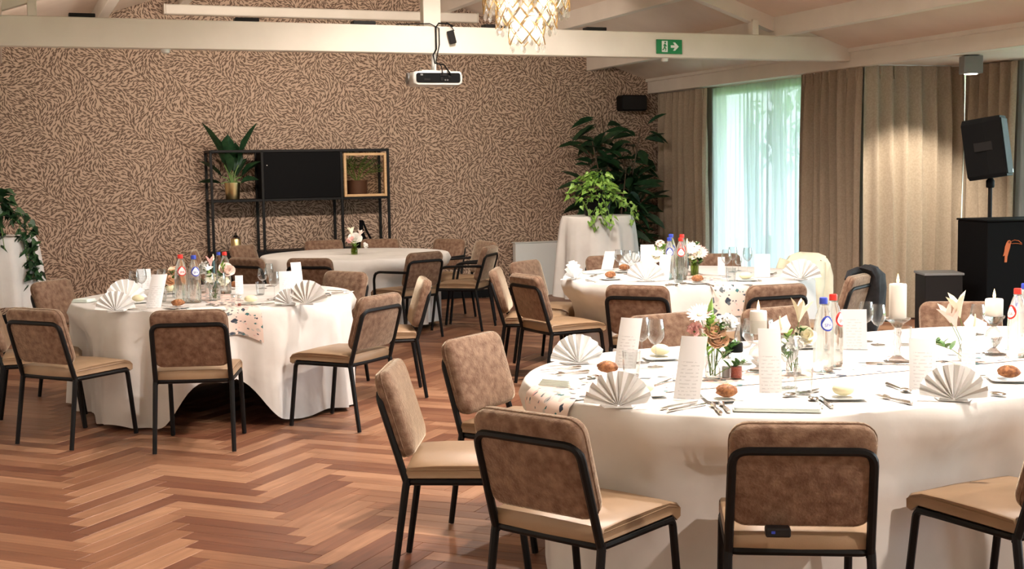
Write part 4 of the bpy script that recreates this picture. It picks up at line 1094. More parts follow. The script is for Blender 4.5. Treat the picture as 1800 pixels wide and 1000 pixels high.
glassware('wine', 1128, 638, 'wine glass behind the left menu on the near table', .20)
glassware('tumbler', 1110, 662, 'tumbler in front of the left menu on the near table', .105)
glassware('wine', 1228, 696, 'wine glass between the leaning menu and the first vase', .19)
glassware('tumbler', 1212, 640, 'tumbler behind the leaning menu on the near table', .11)
glassware('wine', 1386, 682, 'wine glass right of the tall white menu', .20)
glassware('tumbler', 1412, 693, 'tumbler in front of the second vase on the near table', .10)
glassware('wine', 1543, 606, 'wine glass left of the tall pillar candle', .19)
glassware('wine', 1522, 600, 'wine glass half behind the white tent card', .19)
glassware('goblet', 1308, 640, 'water goblet left of the squat candle holder')
glassware('tumbler', 1590, 607, 'tumbler behind the tall candlestick on the near table', .09)
glassware('goblet', 1718, 588, 'water goblet behind the right candle on the near table', .15)
for px, py, lb, pale in ((1068, 655, 'seeded brown roll behind the near left fan napkin', 0), (1277, 698, 'seeded brown roll below the first vase', 0), (1773, 664, 'seeded brown roll at the right edge of the near table', 0), (1414, 606, 'brown roll behind the second vase of the near table', 0),
                         (1482, 695, 'pale round bun in the middle of the near table edge', 1), (1132, 690, 'pale bun right of the near left fan napkin', 1), (1161, 624, 'pale bun behind the left wine glasses', 1)):
    bread(px, py, lb, pale, 1.08)
for px, py, lb in ((1161, 630, 'bread plate behind the left wine glasses'), (1482, 699, 'bread plate under the pale bun at the table edge'), (1773, 668, 'bread plate under the roll at the right picture edge'), (1274, 702, 'bread plate under the roll below the first vase'), (1414, 610, 'bread plate behind the second vase'), (1134, 694, 'bread plate beside the near left fan napkin')):
    plate(px, py, lb, turn=12)
for kd, a, b_, lb in (('knife', (1152, 721), (1236, 704), 'knife lying right of the near left fan napkin'), ('knife', (1166, 724), (1250, 708), 'second knife right of the near left fan napkin'), ('fork', (1284, 727), (1262, 704), 'fork left of the mint napkin'), ('fork', (1270, 730), (1246, 706), 'outer fork left of the mint napkin'),
        ('spoon', (1452, 724), (1420, 692), 'spoon right of the mint napkin'), ('knife', (1470, 722), (1432, 694), 'knife right of the mint napkin'), ('fork', (1606, 711), (1535, 694), 'fork left of the near right fan napkin'), ('spoon', (1560, 676), (1600, 690), 'spoon in front of the right menu'), ('spoon', (1700, 688), (1752, 694), 'spoon right of the near right fan napkin'),
        ('knife', (1018, 646), (950, 652), 'knife above the thick folded napkin'), ('fork', (1030, 654), (965, 660), 'fork above the thick folded napkin'), ('spoon', (1000, 672), (1050, 662), 'spoon beside the thick folded napkin'), ('knife', (1185, 668), (1130, 684), 'knife on the runner near the left menu'), ('knife', (1530, 640), (1600, 640), 'knife beside the tall candlestick'),
        ('spoon', (1420, 690), (1395, 694), 'dessert spoon above the mint napkin'), ('knife', (1690, 664), (1740, 660), 'butter knife left of the right roll')):
    cutlery(kd, a, b_, lb)
water_bottle(1447, 652, 'blue', 'blue capped water bottle standing nearest on the near table', .305, 28)
water_bottle(1464, 643, 'red', 'red capped water bottle behind the blue one on the near table', .305, 60)
water_bottle(1787, 627, 'red', 'red capped water bottle at the right picture edge', .30, -50)
water_bottle(1800, 614, 'blue', 'blue capped water bottle behind the one at the right edge', .30, -30)
# squat candle in a bowl glass, tall pillar on a crystal stick, right pillar on a ball stem
p, z = candlestick(1333, 652, 0, .165, 'squat goblet shaped glass candle holder on the near table', (('foot', [(.045, 0), (.046, .004), (.02, .010), (.008, .02)]), ('ball_stem', [(.008, .02), (.030, .04), (.042, .065), (.034, .09), (.010, .112)]), ('bowl', [(.010, .112), (.045, .120), (.066, .145), (.068, .175), (.058, .215), (.0565, .215), (.066, .175), (.064, .162), (.044, .158), (.001, .157)])))
pillar(p, p.z + .158, .035, .092, 'squat lit pillar candle standing in the glass bowl')
p, z = candlestick(1577, 637, 0, .19, 'tall crystal candlestick in the middle of the near table', (('base', [(.058, 0), (.060, .006), (.035, .014), (.016, .03)]), ('stem', [(.016, .03), (.011, .06), (.020, .085), (.012, .105), (.018, .13), (.014, .15)]), ('dish', [(.014, .15), (.03, .17), (.052, .185), (.054, .192), (.001, .190)])))
pillar(p, p.z + .191, .036, .145, 'tall lit pillar candle on the crystal candlestick')
p, z = candlestick(1746, 623, 0, .17, 'ball stemmed glass candlestick on the right of the near table', (('base', [(.052, 0), (.054, .005), (.03, .012), (.010, .03)]), ('ball_stem', [(.010, .03), (.026, .05), (.038, .078), (.030, .105), (.012, .125)]), ('dish', [(.012, .125), (.026, .14), (.046, .165), (.047, .172), (.001, .170)])))
pillar(p, p.z + .171, .038, .075, 'short lit pillar candle on the ball stemmed candlestick')
shaker(1294, 665, 'black topped pepper shaker beside the first vase', pepper_m, black_pl, .145, .04)
shaker(1276, 663, 'clear salt shaker between the first vase and the pepper', salt_m, steel_m, .105, .05)
p = vase(1253, 665, 'bud vase with peach roses on the near table')
bouquet(p, (('rose', .02, .155, .03, .023, peach, 'lower peach rose'), ('rose', .008, .19, .02, .023, peach, 'upper peach rose'), ('carnation', .055, .215, .0, .034, white_f, 'white carnation'), ('carnation', -.065, .195, .01, .026, pink, 'pink carnation'), ('gerbera', -.05, .26, .0, .035, blush, 'blush gerbera edge-on'),
    ('blade', -.012, .30, .0, .15, green2, 'upright green blade'), ('spray', .085, .13, .03, .038, green1, 'trailing right sprig'), ('spray', -.01, .23, .01, .036, green2, 'upright green sprig'), ('spray', .04, .20, .02, .036, green1, 'dark green sprig'), ('spray', -.035, .15, .02, .034, green2, 'low green sprig'), ('spray', .12, .06, .02, .03, green1, 'drooping fern sprig')), 'in the vase of peach roses', 1.6)
p = vase(1395, 657, 'bud vase with the anthurium behind the tall white menu')
bouquet(p, (('anthurium', -.05, .19, .02, .038, pink, 'pink anthurium'), ('bud', .02, .21, .0, .030, cream_p, 'pale lily bud'), ('carnation', .01, .12, .03, .032, white_f, 'white carnation'), ('rose', .045, .155, .02, .024, cream_p, 'cream rose'), ('spray', -.025, .16, .02, .036, green2, 'fresh green sprig'), ('spray', .035, .17, .0, .034, green1, 'dark green sprig'), ('spray', -.05, .10, .02, .03, green1, 'low sprig')), 'in the anthurium vase', 1.6)
p = vase(1697, 634, 'bud vase holding lilies behind the narrow menu')
bouquet(p, (('bud', -.025, .185, .01, .034, cream_p, 'tall cream lily bud'), ('bud', -.065, .165, .02, .028, blush, 'sideways blush lily bud'), ('anthurium', .035, .15, .03, .040, pink, 'pale pink anthurium'), ('bud', -.04, .14, .02, .03, blush, 'low blush bud'), ('blade', .012, .175, .0, .07, green2, 'pointed green blade'), ('spray', .02, .10, .02, .03, green1, 'short green sprig'), ('spray', -.13, .075, .0, .034, green1, 'grey green sprig lying left')), 'in the lily vase', 1.6)

# ------------------------------------------------------------------ left table
fan_napkin(203, 548, 'front fan napkin at the left edge of the left table', .125)
fan_napkin(222, 531, 'fan napkin behind the front one at the left table', .15, 24)
fan_napkin(538, 536, 'large fan napkin at the right side of the left table', .155, -28)
fan_napkin(508, 536, 'small fan napkin left of the large one at the left table', .10, 20)
folded_napkin(148, 530, 'mint folded napkin at the far left of the left table', .13, .11, -35, 3)
folded_napkin(362, 545, 'flat mint napkin before the middle chair of the left table', .24, .09, 6, 2)
menu(269, 541, .21, 'curved menu card leaning right at the left table', roll=10, turn=-12)
menu(421, 517, .13, 'small upright card in the middle of the left table', w=.055, bend=.3)
menu(506, 524, .18, 'menu card before the large fan napkin', w=.11, bend=.5)
menu(525, 507, .19, 'menu card behind the large fan napkin', w=.08, bend=.5, turn=20)
tent_card(254, 508, .15, 'tent card behind the glasses on the left table', .10, 10)
for kd, px, py, h, lb in (('wine', 237, 524, .19, 'wine glass right of the left fan napkins'), ('wine', 250, 522, .20, 'wine glass in front of the tent card'), ('goblet', 285, 508, .15, 'goblet right of the tent card'), ('goblet', 296, 516, .16, 'goblet above the curved menu'), ('flute', 370, 536, .21, 'left one of the two slim glasses before the flowers'), ('flute', 390, 536, .21, 'right one of the two slim glasses before the flowers'),
        ('goblet', 462, 507, .15, 'round goblet right of the small card'), ('wine', 474, 503, .17, 'wine glass behind the round goblet'), ('wine', 483, 527, .19, 'wine glass beside the menu before the large fan'), ('tumbler', 458, 518, .09, 'tumbler under the round goblet'), ('tumbler', 355, 515, .10, 'tumbler behind the blue bottle of the left table'), ('tumbler', 285, 530, .09, 'tumbler beside the curved menu')):
    glassware(kd, px, py, lb, h)
water_bottle(320, 531, 'red', 'red capped water bottle at the front of the left table', .32, 12)
water_bottle(343, 531, 'blue', 'blue capped water bottle at the front of the left table', .315, 18)
water_bottle(386, 506, 'blue', 'blue capped water bottle behind the flowers on the left table', .27, 120)
water_bottle(397, 516, 'red', 'red capped water bottle right of the dark candle on the left table', .30, 120)
for px, py, lb, pale in ((313, 538, 'dark brown roll in front of the bottles on the left table', 0), (230, 516, 'brown roll behind the glass near the left fans', 0), (413, 505, 'brown roll behind the small upright card', 0), (441, 531, 'pale bun right of the shakers on the left table', 1), (243, 530, 'pale bun beside the left fan napkins', 1), (301, 512, 'pale bun left of the front bottles', 1)):
    bread(px, py, lb, pale, 1.0)
for px, py, lb in ((441, 534, 'bread plate under the pale bun on the left table'), (238, 532, 'bread plate beside the left fan napkins'), (572, 515, 'bread plate at the right end of the left table'), (313, 541, 'bread plate under the dark brown roll'), (301, 515, 'bread plate left of the front bottles')):
    plate(px, py, lb, turn=20)
for kd, a, b_, lb in (('knife', (585, 512), (612, 512), 'knife at the right rim of the left table'), ('fork', (590, 516), (614, 514), 'fork at the right rim of the left table'), ('spoon', (575, 521), (555, 524), 'spoon near the right rim of the left table'), ('knife', (224, 543), (265, 546), 'knife before the curved menu'), ('fork', (295, 549), (318, 543), 'fork under the dark brown roll'), ('knife', (262, 536), (292, 538), 'knife beside the curved menu'),
        ('spoon', (470, 528), (490, 523), 'spoon before the round goblet'), ('fork', (468, 535), (495, 532), 'fork before the round goblet'), ('knife', (452, 537), (408, 535), 'knife right of the shakers')):
    cutlery(kd, a, b_, lb)
shaker(410, 537, 'left glass shaker on the runner of the left table', salt_m, steel_m, .07, .03)
shaker(421, 538, 'right glass shaker on the runner of the left table', pepper_m, steel_m, .07, .03)
def taper(px, py, hh, label, lab2):
    p = tp(px, py); t_ = thing('candle_holder', lab2, 'candlestick', p, 0, 'small taper holders')
    build(MB().lathe([(.03, 0), (.031, .004), (.012, .012), (.009, .02)], 16), 'base', glass_m, t_)
    build(MB().lathe([(.009, .02), (.016, .035), (.0165, .055), (.0125, .055), (.0125, .026), (.001, .025)], 16), 'cup', glass_m, t_)
    c = thing('taper_candle', label, 'candle', (p.x, p.y, p.z + .026), 0, 'lit dark taper candles')
    build(MB().lathe([(.0115, 0), (.0118, .004), (.0100, hh - .012), (.006, hh), (.001, hh)], 14), 'wax', wax_t, c); candle_flame(c, hh - .003)
taper(377, 512, .20, 'lit dark teal taper candle among the flowers of the left table', 'small glass holder of the taper on the left table')
p = vase(378, 527, 'glass vase of green stems in the middle of the left table', 'cyl', None, .12)
bouquet(p, (('carnation', -.06, .21, .02, .045, white_f, 'large white carnation'), ('carnation', -.11, .17, .03, .038, blush, 'left blush carnation'), ('carnation', .06, .13, .04, .036, cream_p, 'low cream carnation'), ('rose', .085, .20, .02, .035, blush, 'right blush rose'), ('bud', -.02, .22, .02, .03, pink, 'pink bud'), ('blade', -.055, .26, .0, .10, green2, 'left green blade'), ('blade', .045, .22, .03, .14, green2, 'wide green blade'), ('blade', .065, .23, .03, .12, green2, 'right green blade'), ('spray', -.03, .15, .04, .05, green1, 'low dark sprig'), ('spray', .055, .16, .04, .05, green1, 'right dark sprig'), ('gerbera', -.02, .15, .06, .035, cream_p, 'front cream gerbera')), 'in the vase of the left table')
p = vase(310, 522, 'small vase of the orange rose left of the red bottle', 'bud', None, .08)
bouquet(p, (('rose', -.015, .125, .02, .042, peach, 'big orange rose'), ('spray', -.02, .16, .0, .05, green1, 'dark sprig'), ('rose', .0, .18, -.02, .03, peach, 'small orange rose')), 'left of the red bottle')

# ------------------------------------------------------------------ window side table
fan_napkin(1135, 495, 'fan napkin at the front of the window side table', .15)
fan_napkin(1010, 491, 'pointed fan napkin at the left rim of the window side table', .14, 62)
fan_napkin(1408, 492, 'fan napkin before the cream coat', .15, -10)
fan_napkin(1112, 470, 'fan napkin at the far side of the window side table', .12, 10)
folded_napkin(1042, 480, 'mint folded napkin at the far left of the window side table', .16, .11, -30, 2)
folded_napkin(1290, 499, 'mint napkin over the runner of the window side table', .26, .09, 0, 2)
menu(1066, 474, .15, 'curved menu card at the left of the window side table', roll=10, turn=-15)
menu(1138, 470, .19, 'pale menu card behind the front fan of the window side table', w=.115, bend=.4)
menu(1166, 493, .19, 'leaning menu card left of the bottles on the window side table', roll=6, w=.085)
menu(1268, 484, .14, 'small upright card right of the flowers on the window side table', w=.055, bend=.3)
menu(1340, 487, .17, 'wide menu card before the cream coat', w=.115, bend=.4)
for kd, px, py, h, lb in (('wine', 1088, 480, .19, 'left wine glass of the window side table'), ('wine', 1103, 482, .19, 'second wine glass of the window side table'), ('goblet', 1118, 476, .16, 'goblet behind the front fan of the window side table'), ('wine', 1277, 487, .21, 'wine glass right of the small card before the window'), ('wine', 1288, 478, .20, 'wine glass behind the one before the window'), ('wine', 1314, 480, .20, 'wine glass left of the wide menu'), ('tumbler', 1285, 495, .10, 'tumbler on the mint napkin before the window'), ('goblet', 1298, 476, .12, 'goblet with a tall folded slip before the window'), ('tumbler', 1193, 496, .11, 'tumbler before the bottles of the window side table')):
    glassware(kd, px, py, lb, h)
water_bottle(1177, 490, 'blue', 'blue capped bottle in front on the window side table', .315, 4)
water_bottle(1180, 484, 'blue', 'blue capped bottle behind the front blue one at the window', .325, 4)
water_bottle(1197, 491, 'red', 'red capped bottle in front on the window side table', .315, 4)
water_bottle(1199, 485, 'red', 'red capped bottle behind the front red one at the window', .325, 4)
for px, py, lb, pale in ((1073, 488, 'brown roll at the left of the window side table', 0), (1097, 475, 'brown roll behind the left glasses of the window side table', 0), (1226, 495, 'brown roll before the flowers of the window side table', 0), (1311, 490, 'pale bun before the wide menu', 1)):
    bread(px, py, lb, pale, 1.1)
for px, py, lb in ((1073, 491, 'bread plate at the left of the window side table'), (1226, 498, 'bread plate before the flowers of the window side table'), (1311, 493, 'bread plate before the wide menu'), (1097, 478, 'bread plate behind the left glasses of the window side table')):
    plate(px, py, lb, turn=20)
for kd, a, b_, lb in (('knife', (1025, 492), (1055, 497), 'knife before the pointed napkin'), ('fork', (1050, 483), (1036, 487), 'fork behind the pointed napkin'), ('spoon', (1182, 501), (1196, 500), 'spoon before the bottles of the window side table'), ('fork', (1176, 499), (1194, 503), 'fork before the bottles of the window side table'), ('knife', (1258, 505), (1238, 498), 'knife right of the brown roll'), ('knife', (1342, 497), (1326, 489), 'knife before the wide menu'), ('spoon', (1365, 480), (1352, 484), 'spoon near the cream coat')):
    cutlery(kd, a, b_, lb)
taper(1208, 478, .20, 'lit dark teal taper candle beside the red bottles', 'small glass holder of the taper near the window')
p = vase(1221, 484, 'green tinted glass vase on the window side table', 'cyl', green_glass, .10)
bouquet(p, (('gerbera', -.02, .21, .02, .055, blush, 'large blush gerbera'), ('gerbera', .035, .18, .03, .055, pink, 'large pink gerbera'), ('carnation', .0, .15, .03, .04, cream_p, 'cream carnation'), ('spray', .055, .13, .03, .05, green1, 'dark right sprig'), ('spray', -.01, .12, .03, .05, green2, 'light sprig'), ('spray', .02, .24, .0, .04, green1, 'top sprig')), 'right of the taper near the window')
p = vase(1160, 478, 'glass vase behind the leaning menu of the window side table', 'cyl', terra_pot, .09)
bouquet(p, (('gerbera', -.03, .12, .03, .05, cream_p, 'yellowish gerbera'), ('gerbera', -.02, .16, .02, .045, white_f, 'white gerbera'), ('carnation', .0, .22, .0, .035, blush, 'small blush carnation'), ('spray', .035, .20, .0, .055, green2, 'bright sprig'), ('spray', .055, .16, .0, .05, green2, 'right bright sprig'), ('blade', -.04, .23, .0, .09, green2, 'pale green blade')), 'left of the bottles near the window')

# ------------------------------------------------------------------ back table
p = vase(623, 447, 'little olive green vase alone on the back table', 'bud', green_glass, .10)
bouquet(p, (('carnation', -.03, .14, .02, .042, pink, 'pink bloom'), ('rose', .012, .16, .02, .045, white_f, 'white rose'), ('bud', -.02, .19, .0, .035, cream_p, 'cream bud'), ('bud', .055, .18, .0, .028, blush, 'blush bud'), ('carnation', .11, .09, .0, .03, white_f, 'white side bloom'), ('spray', .0, .11, .03, .05, green2, 'green sprig')), 'in the little olive green vase')

# ------------------------------------------------------------------ coat, jacket and small things on chairs
def garment(loc, deg, rows, mat, name, label, cat, seed, wr=.012):
    """rows: (z, half width, y centre, half depth, x shift) in the chair's own frame"""
    rr = random.Random(seed); ph = [rr.uniform(0, 6) for _ in range(6)]; loops = []
    N = 40
    for z, hw, yc, hd, xs in rows:
        lp = []
        for k_ in range(N):
            a = 2 * PI * k_ / N; q = 1 + wr * 6 * math.sin(5 * a + ph[0] + z * 9) + wr * 4 * math.sin(9 * a + ph[1] - z * 14) + wr * 2 * math.sin(17 * a + ph[2] + z * 30)
            ca, sa = math.cos(a), math.sin(a); pw = .55
            lp.append((xs + hw * q * math.copysign(abs(ca) ** pw, ca), yc + hd * q * math.copysign(abs(sa) ** pw, sa), z + wr * .8 * math.sin(4 * a + ph[3] + z * 20)))
        loops.append(lp)
    t_ = thing(name, label, cat, (loc[0], loc[1], rows[0][0]), R(deg))
    build(MB().rings([[(x, y, z - rows[0][0]) for x, y, z in lp] for lp in loops]), 'body', mat, t_, ang=75)
    return t_
g = garment((5.80, 8.78), 98, ((.34, .27, -.27, .06, 0), (.45, .27, -.27, .075, 0), (.58, .265, -.275, .08, 0), (.70, .25, -.29, .075, 0), (.80, .235, -.31, .065, 0), (.855, .19, -.315, .05, 0), (.875, .12, -.315, .02, 0)), cream_coat, 'coat', 'cream coat draped over a chair by the window', 'coat', 5, .014)
build(MB().tube([(.20, -.245, .48), (.235, -.20, .30), (.22, -.18, .10)], [.05, .055, .05], 10), 'sleeve', cream_coat, g)
build(MB().tube([(-.20, -.245, .48), (-.235, -.20, .30), (-.22, -.18, .10)], [.05, .055, .05], 10), 'sleeve', cream_coat, g)
g = garment((5.32, 7.56), 34, ((.30, .07, -.20, .10, .24), (.45, .08, -.22, .12, .25), (.60, .08, -.25, .13, .25), (.72, .075, -.27, .12, .24), (.82, .08, -.29, .10, .21), (.87, .075, -.30, .07, .16), (.89, .03, -.30, .02, .14)), black_cloth, 'jacket', 'black jacket hung over the corner of a chair', 'jacket', 8, .012)
build(MB().tube([(.20, -.28, .53), (.10, -.245, .555), (-.02, -.235, .548), (-.10, -.235, .51)], [.035, .03, .024, .01], 8), 'collar', black_cloth, g)
build(MB().tube([(.27, -.14, .40), (.30, -.05, .22), (.28, .02, .05)], [.045, .05, .045], 10), 'sleeve', black_cloth, g)
pb = thing('small_box', 'small dark box lying on the seat of the centre chair', 'box', (*onz(1367, 941, .488).xy, .487), R(332))
build(MB().bbox((0, 0, .014), (.075, .045, .028), .004), 'case', dark_gray, pb); build(MB().box((-.015, -.0232, .016), (.012, .001, .008)), 'window', blue_cap, pb, smooth=False)

# ------------------------------------------------------------------ shelf on the back wall
YF, YK = 14.66, 15.04
sx = [ony(q, 300, YF).x for q in (371, 461, 600, 682)]
zt_, zm_, zb_ = ony(500, 265, YF).z, ony(500, 351, YF).z, ony(500, 446, YF).z
sh = thing('shelf_unit', 'black metal shelf unit against the patterned back wall', 'shelf', (sx[0], (YF + YK) / 2, 0))
def sl(p): return (p[0] - sx[0], p[1] - (YF + YK) / 2, p[2])
for x in sx:
    for y in (YF, YK): build(MB().bbox(sl((x, y, zt_ / 2)), (.03, .03, zt_), .003), 'post', black_metal, sh, smooth=False)
for y in (YF, YK):
    for z in (zt_, ): build(MB().bbox(sl(((sx[0] + sx[3]) / 2, y, z)), (sx[3] - sx[0] + .03, .03, .03), .003), 'rail', black_metal, sh, smooth=False)
for x in (sx[0], sx[3]): build(MB().bbox(sl((x, (YF + YK) / 2, zt_)), (.03, YK - YF, .03), .003), 'rail', black_metal, sh, smooth=False)
for z, th_ in ((zm_, .03), (zb_, .07)): build(MB().bbox(sl(((sx[0] + sx[3]) / 2, (YF + YK) / 2, z)), (sx[3] - sx[0] + .03, YK - YF + .02, th_), .003), 'board', black_metal, sh, smooth=False)
cab = build(MB().bbox(sl(((sx[1] + sx[2]) / 2, (YF + YK) / 2 - .01, (zm_ + zt_) / 2)), (sx[2] - sx[1] - .01, YK - YF, zt_ - zm_ - .03), .004), 'cabinet', black_gloss, sh, smooth=False)
kz = ony(459, 291, YF).z
build(MB().ball(sl((sx[1] + .03, YF - .225 + .0, kz)), .009, 8, 5), 'knob', steel_m, cab) if False else None
build(MB().ball(sl((sx[1] + .05, YF - .03, kz)), .009, 8, 5), 'knob', steel_m, cab)
# oak framed display box in the right bay
bx = thing('display_frame', 'oak framed glass front in the right bay of the shelf', 'frame', ((sx[2] + sx[3]) / 2, YF + .16, zm_ + .015))
bw, bh = sx[3] - sx[2] - .05, zt_ - zm_ - .05
for s_ in (-1, 1):
    build(MB().bbox((s_ * (bw / 2 - .015), -.17, bh / 2), (.03, .05, bh), .003), 'side', wood_f, bx, smooth=False)
for z in (.015, bh - .015): build(MB().bbox((0, -.17, z), (bw - .06, .05, .03), .003), 'slab', wood_f, bx, smooth=False)
build(MB().box((0, -.17, bh / 2), (bw - .06, .006, bh - .06)), 'pane', glass('box_pane', (.92, .88, .82), .04, .3), bx, smooth=False)
def pot_plant(loc, r_, h, mat, label, kind, leaves, lmat):
    t_ = thing('potted_plant', label, 'plant', loc)
    build(MB().lathe([(r_ * .8, 0), (r_ * .86, .01), (r_, h), (r_ * .9, h), (r_ * .88, h - .03), (.001, h - .03)], 24), 'pot', mat, t_)
    for i, (ax, az, L_, W_) in enumerate(leaves):
        d = Vector((ax, rnd.uniform(-.25, .25), az)).normalized(); st = d * L_ * .35 + Vector((0, 0, h - .03))
        build(MB().tube([(0, 0, h - .04), d * L_ * .18 + Vector((0, 0, h)), st], .006, 5), 'stem', stem_m, t_)
        o = build(leaf_mb(L_ * .75, W_, .25), 'leaf', lmat, t_); o.matrix_local = Matrix.Translation(st) @ orient(d, rnd.uniform(-.4, .4) + (PI / 2 if abs(ax) < .2 else 0))
    return t_
pp = ony(409, 345, 14.82)
pot_plant((pp.x, 14.82, zm_ + .016), .09, .19, brass_m, 'broad leafed plant in a brass pot on the left bay of the shelf', 0,
    ((-.35, .9, .74, .20), (-.1, .95, .54, .22), (.3, .9, .70, .22), (-.65, .6, .42, .18), (.6, .55, .40, .20), (.12, .9, .45, .20), (-.85, .15, .36, .17), (.4, .75, .34, .18), (.75, .2, .28, .16), (-.2, .8, .42, .19)), green_d)
pp = ony(628, 343, 14.84)
t_ = thing('potted_palm', 'feathery palm in a brown pot behind the oak framed glass', 'plant', (pp.x, 14.84, zm_ + .016))
build(MB().lathe([(.10, 0), (.12, .01), (.125, .19), (.11, .19), (.105, .17), (.001, .17)], 24), 'pot', terra_pot, t_)
for i in range(11):
    a = i * 2.4; d = Vector((math.cos(a) * (.5 + .3 * (i % 3)), .35 * math.sin(a), .8)); L_ = .30 + .03 * (i % 4)
    pts = [Vector((0, 0, .17)), Vector((0, 0, .17)) + d.normalized() * L_ * .6, Vector((0, 0, .17)) + d.normalized() * L_ + Vector((d.x * .08, 0, -.06))]
    fr = build(MB().tube(pts, .004, 5), 'frond', stem_m, t_)
    lm = cached('palmleaf', lambda: leaf_mb(.12, .018, .2).mesh('leaflet', green1))
    for k_ in range(6):
        f = .35 + .6 * k_ / 5; pos = pts[0].lerp(pts[2], f) + Vector((0, 0, .05 * math.sin(PI * f)))
        for s_ in (-1, 1): place_leaf(fr, lm, pos, d.normalized() + Vector((s_ * .9 * (1 if abs(d.x) < .5 else .3), 0, s_ * .6)), 1, 0, 'leaflet')
pj = ony(415, 437, 14.8)
t_ = thing('lidded_jar', 'small brass lidded jar on the bottom board of the shelf', 'jar', (pj.x, 14.8, zb_ + .035))
build(MB().lathe([(.05, 0), (.055, .005), (.058, .14), (.05, .155), (.001, .156)], 20), 'body', brass_m, t_); build(MB().lathe([(.052, .156), (.054, .17), (.02, .19), (.012, .2), (.016, .215), (.001, .225)], 20), 'lid', steel_m, t_)
pj = ony(636, 437, 14.8)
t_ = thing('decanter_vase', 'black long necked decanter vase on the bottom board of the shelf', 'vase', (pj.x, 14.8, zb_ + .035))
build(MB().lathe([(.09, 0), (.10, .01), (.085, .05), (.045, .13), (.026, .20), (.022, .30), (.026, .32), (.02, .32), (.001, .3)], 24), 'body', black_gloss, t_)
build(MB().tube([(.02, 0, .31), (.06, 0, .20), (.115, 0, .09), (.10, 0, .045)], [.012, .013, .013, .01], 8), 'handle', black_gloss, t_)

# radiator on the back wall
ra, rb_ = ony(906, 428, 14.93), ony(1012, 522, 14.93)
t_ = thing('radiator', 'white panel radiator on the back wall left of the tall plant table', 'radiator', ((ra.x + rb_.x) / 2, 14.98, rb_.z))
rw, rh = rb_.x - ra.x, ra.z - rb_.z
build(MB().bbox((0, 0, rh / 2), (rw, .10, rh), .008), 'panel', radiator_m, t_, smooth=False)
build(MB().bbox((0, 0, rh + .006), (rw + .02, .12, .012), .003), 'top_grille', radiator_m, t_, smooth=False)
for s_ in (-1, 1): build(MB().box((s_ * rw * .35, .02, -rb_.z / 2), (.04, .04, rb_.z)), 'foot', radiator_m, t_, smooth=False)

# ------------------------------------------------------------------ plant tables
def tall_table(x, y, r_, ztop, hem, label, lab2, seed):
    global ZT
    t_ = thing('bar_table', lab2, 'table', (x, y, 0), 0, 'tall bar tables'); build(MB().lathe([(r_ - .02, ztop - .03), (r_ - .015, ztop - .005), (.001, ztop - .005)], 28), 'tabletop', bark_m, t_); build(MB().tube([(0, 0, 0.02), (0, 0, ztop - .03)], .03, 10), 'column', black_metal, t_); build(MB().lathe([(.24, 0), (.25, .01), (.04, .03)], 24), 'base', black_metal, t_)
    keep = ZT; ZT = ztop; c = Cloth((x, y), (x, y), r_, lambda t: hem + .06 * math.sin(t / r_ * 2 + 1), seed, 11, .028, .09); c.build('bar_table_cloth', label, 'bar table cloths'); ZT = keep
tall_table(-.13, 11.94, .37, 1.10, .46, 'white cloth on the bar table at the left picture edge', 'bar table at the left picture edge under the ivy', 21)
tall_table(5.86, 12.31, .37, 1.10, .30, 'white cloth on the bar table under the bright trailing plant', 'bar table below the bright trailing plant', 23)
def trailing(x, y, z, label, lmat, pot_r, pot_h, strands, seed, lsize, bush_n, bush_r, pmat, heart=True):
    t_ = thing('trailing_plant', label, 'plant', (x, y, z)); rr = random.Random(seed)
    build(MB().lathe([(pot_r * .8, 0), (pot_r * .85, .01), (pot_r, pot_h), (pot_r * .9, pot_h), (pot_r * .88, pot_h - .03), (.001, pot_h - .03)], 24), 'pot', pmat, t_)
    me = leaf_mb(lsize, lsize * .95, .25, heart).mesh('leaf', lmat)
    for i in range(bush_n):
        a = rr.uniform(0, 2 * PI); ph = rr.uniform(0, 1.75); q = bush_r * rr.uniform(.55, 1)
        c = Vector((q * math.sin(ph) * math.cos(a), q * math.sin(ph) * math.sin(a), pot_h + q * .95 * math.cos(ph)))
        place_leaf(t_, me, c, Vector((math.cos(a), math.sin(a), rr.uniform(-.9, .5))), rr.uniform(.7, 1.25), rr.uniform(-.8, .8))
    for pts, n in strands:
        P_ = [Vector(q) for q in pts]; build(MB().tube(P_, .0035, 5), 'vine', stem_m, t_)
        for i in range(n):
            f = (i + .5) / n * (len(P_) - 1); j = min(int(f), len(P_) - 2); pos = P_[j].lerp(P_[j + 1], f - j)
            pos = pos + Vector((rr.uniform(-.05, .05), rr.uniform(-.05, .05), rr.uniform(-.03, .03)))
            place_leaf(t_, me, pos, Vector((rr.uniform(-1, 1), rr.uniform(-1, .2), rr.uniform(-1, -.1))), rr.uniform(.7, 1.15), rr.uniform(-.8, .8))
trailing(-.17, 11.9, 1.104, 'dark ivy trailing from a black pot at the left picture edge', green_dark_ivy, .17, .22,
    (([(.1, -.05, .24), (.30, -.15, .20), (.38, -.2, .0), (.40, -.22, -.25), (.36, -.23, -.42)], 52), ([(.1, -.1, .24), (.28, -.2, .12), (.33, -.25, -.12), (.35, -.26, -.28)], 34), ([(.05, -.1, .22), (.14, -.3, .10), (.16, -.4, -.1)], 10), ([(.36, -.24, -.32), (.28, -.26, -.45), (.20, -.28, -.58), (.2, -.28, -.66)], 9)), 31, .085, 150, .28, black_pl)
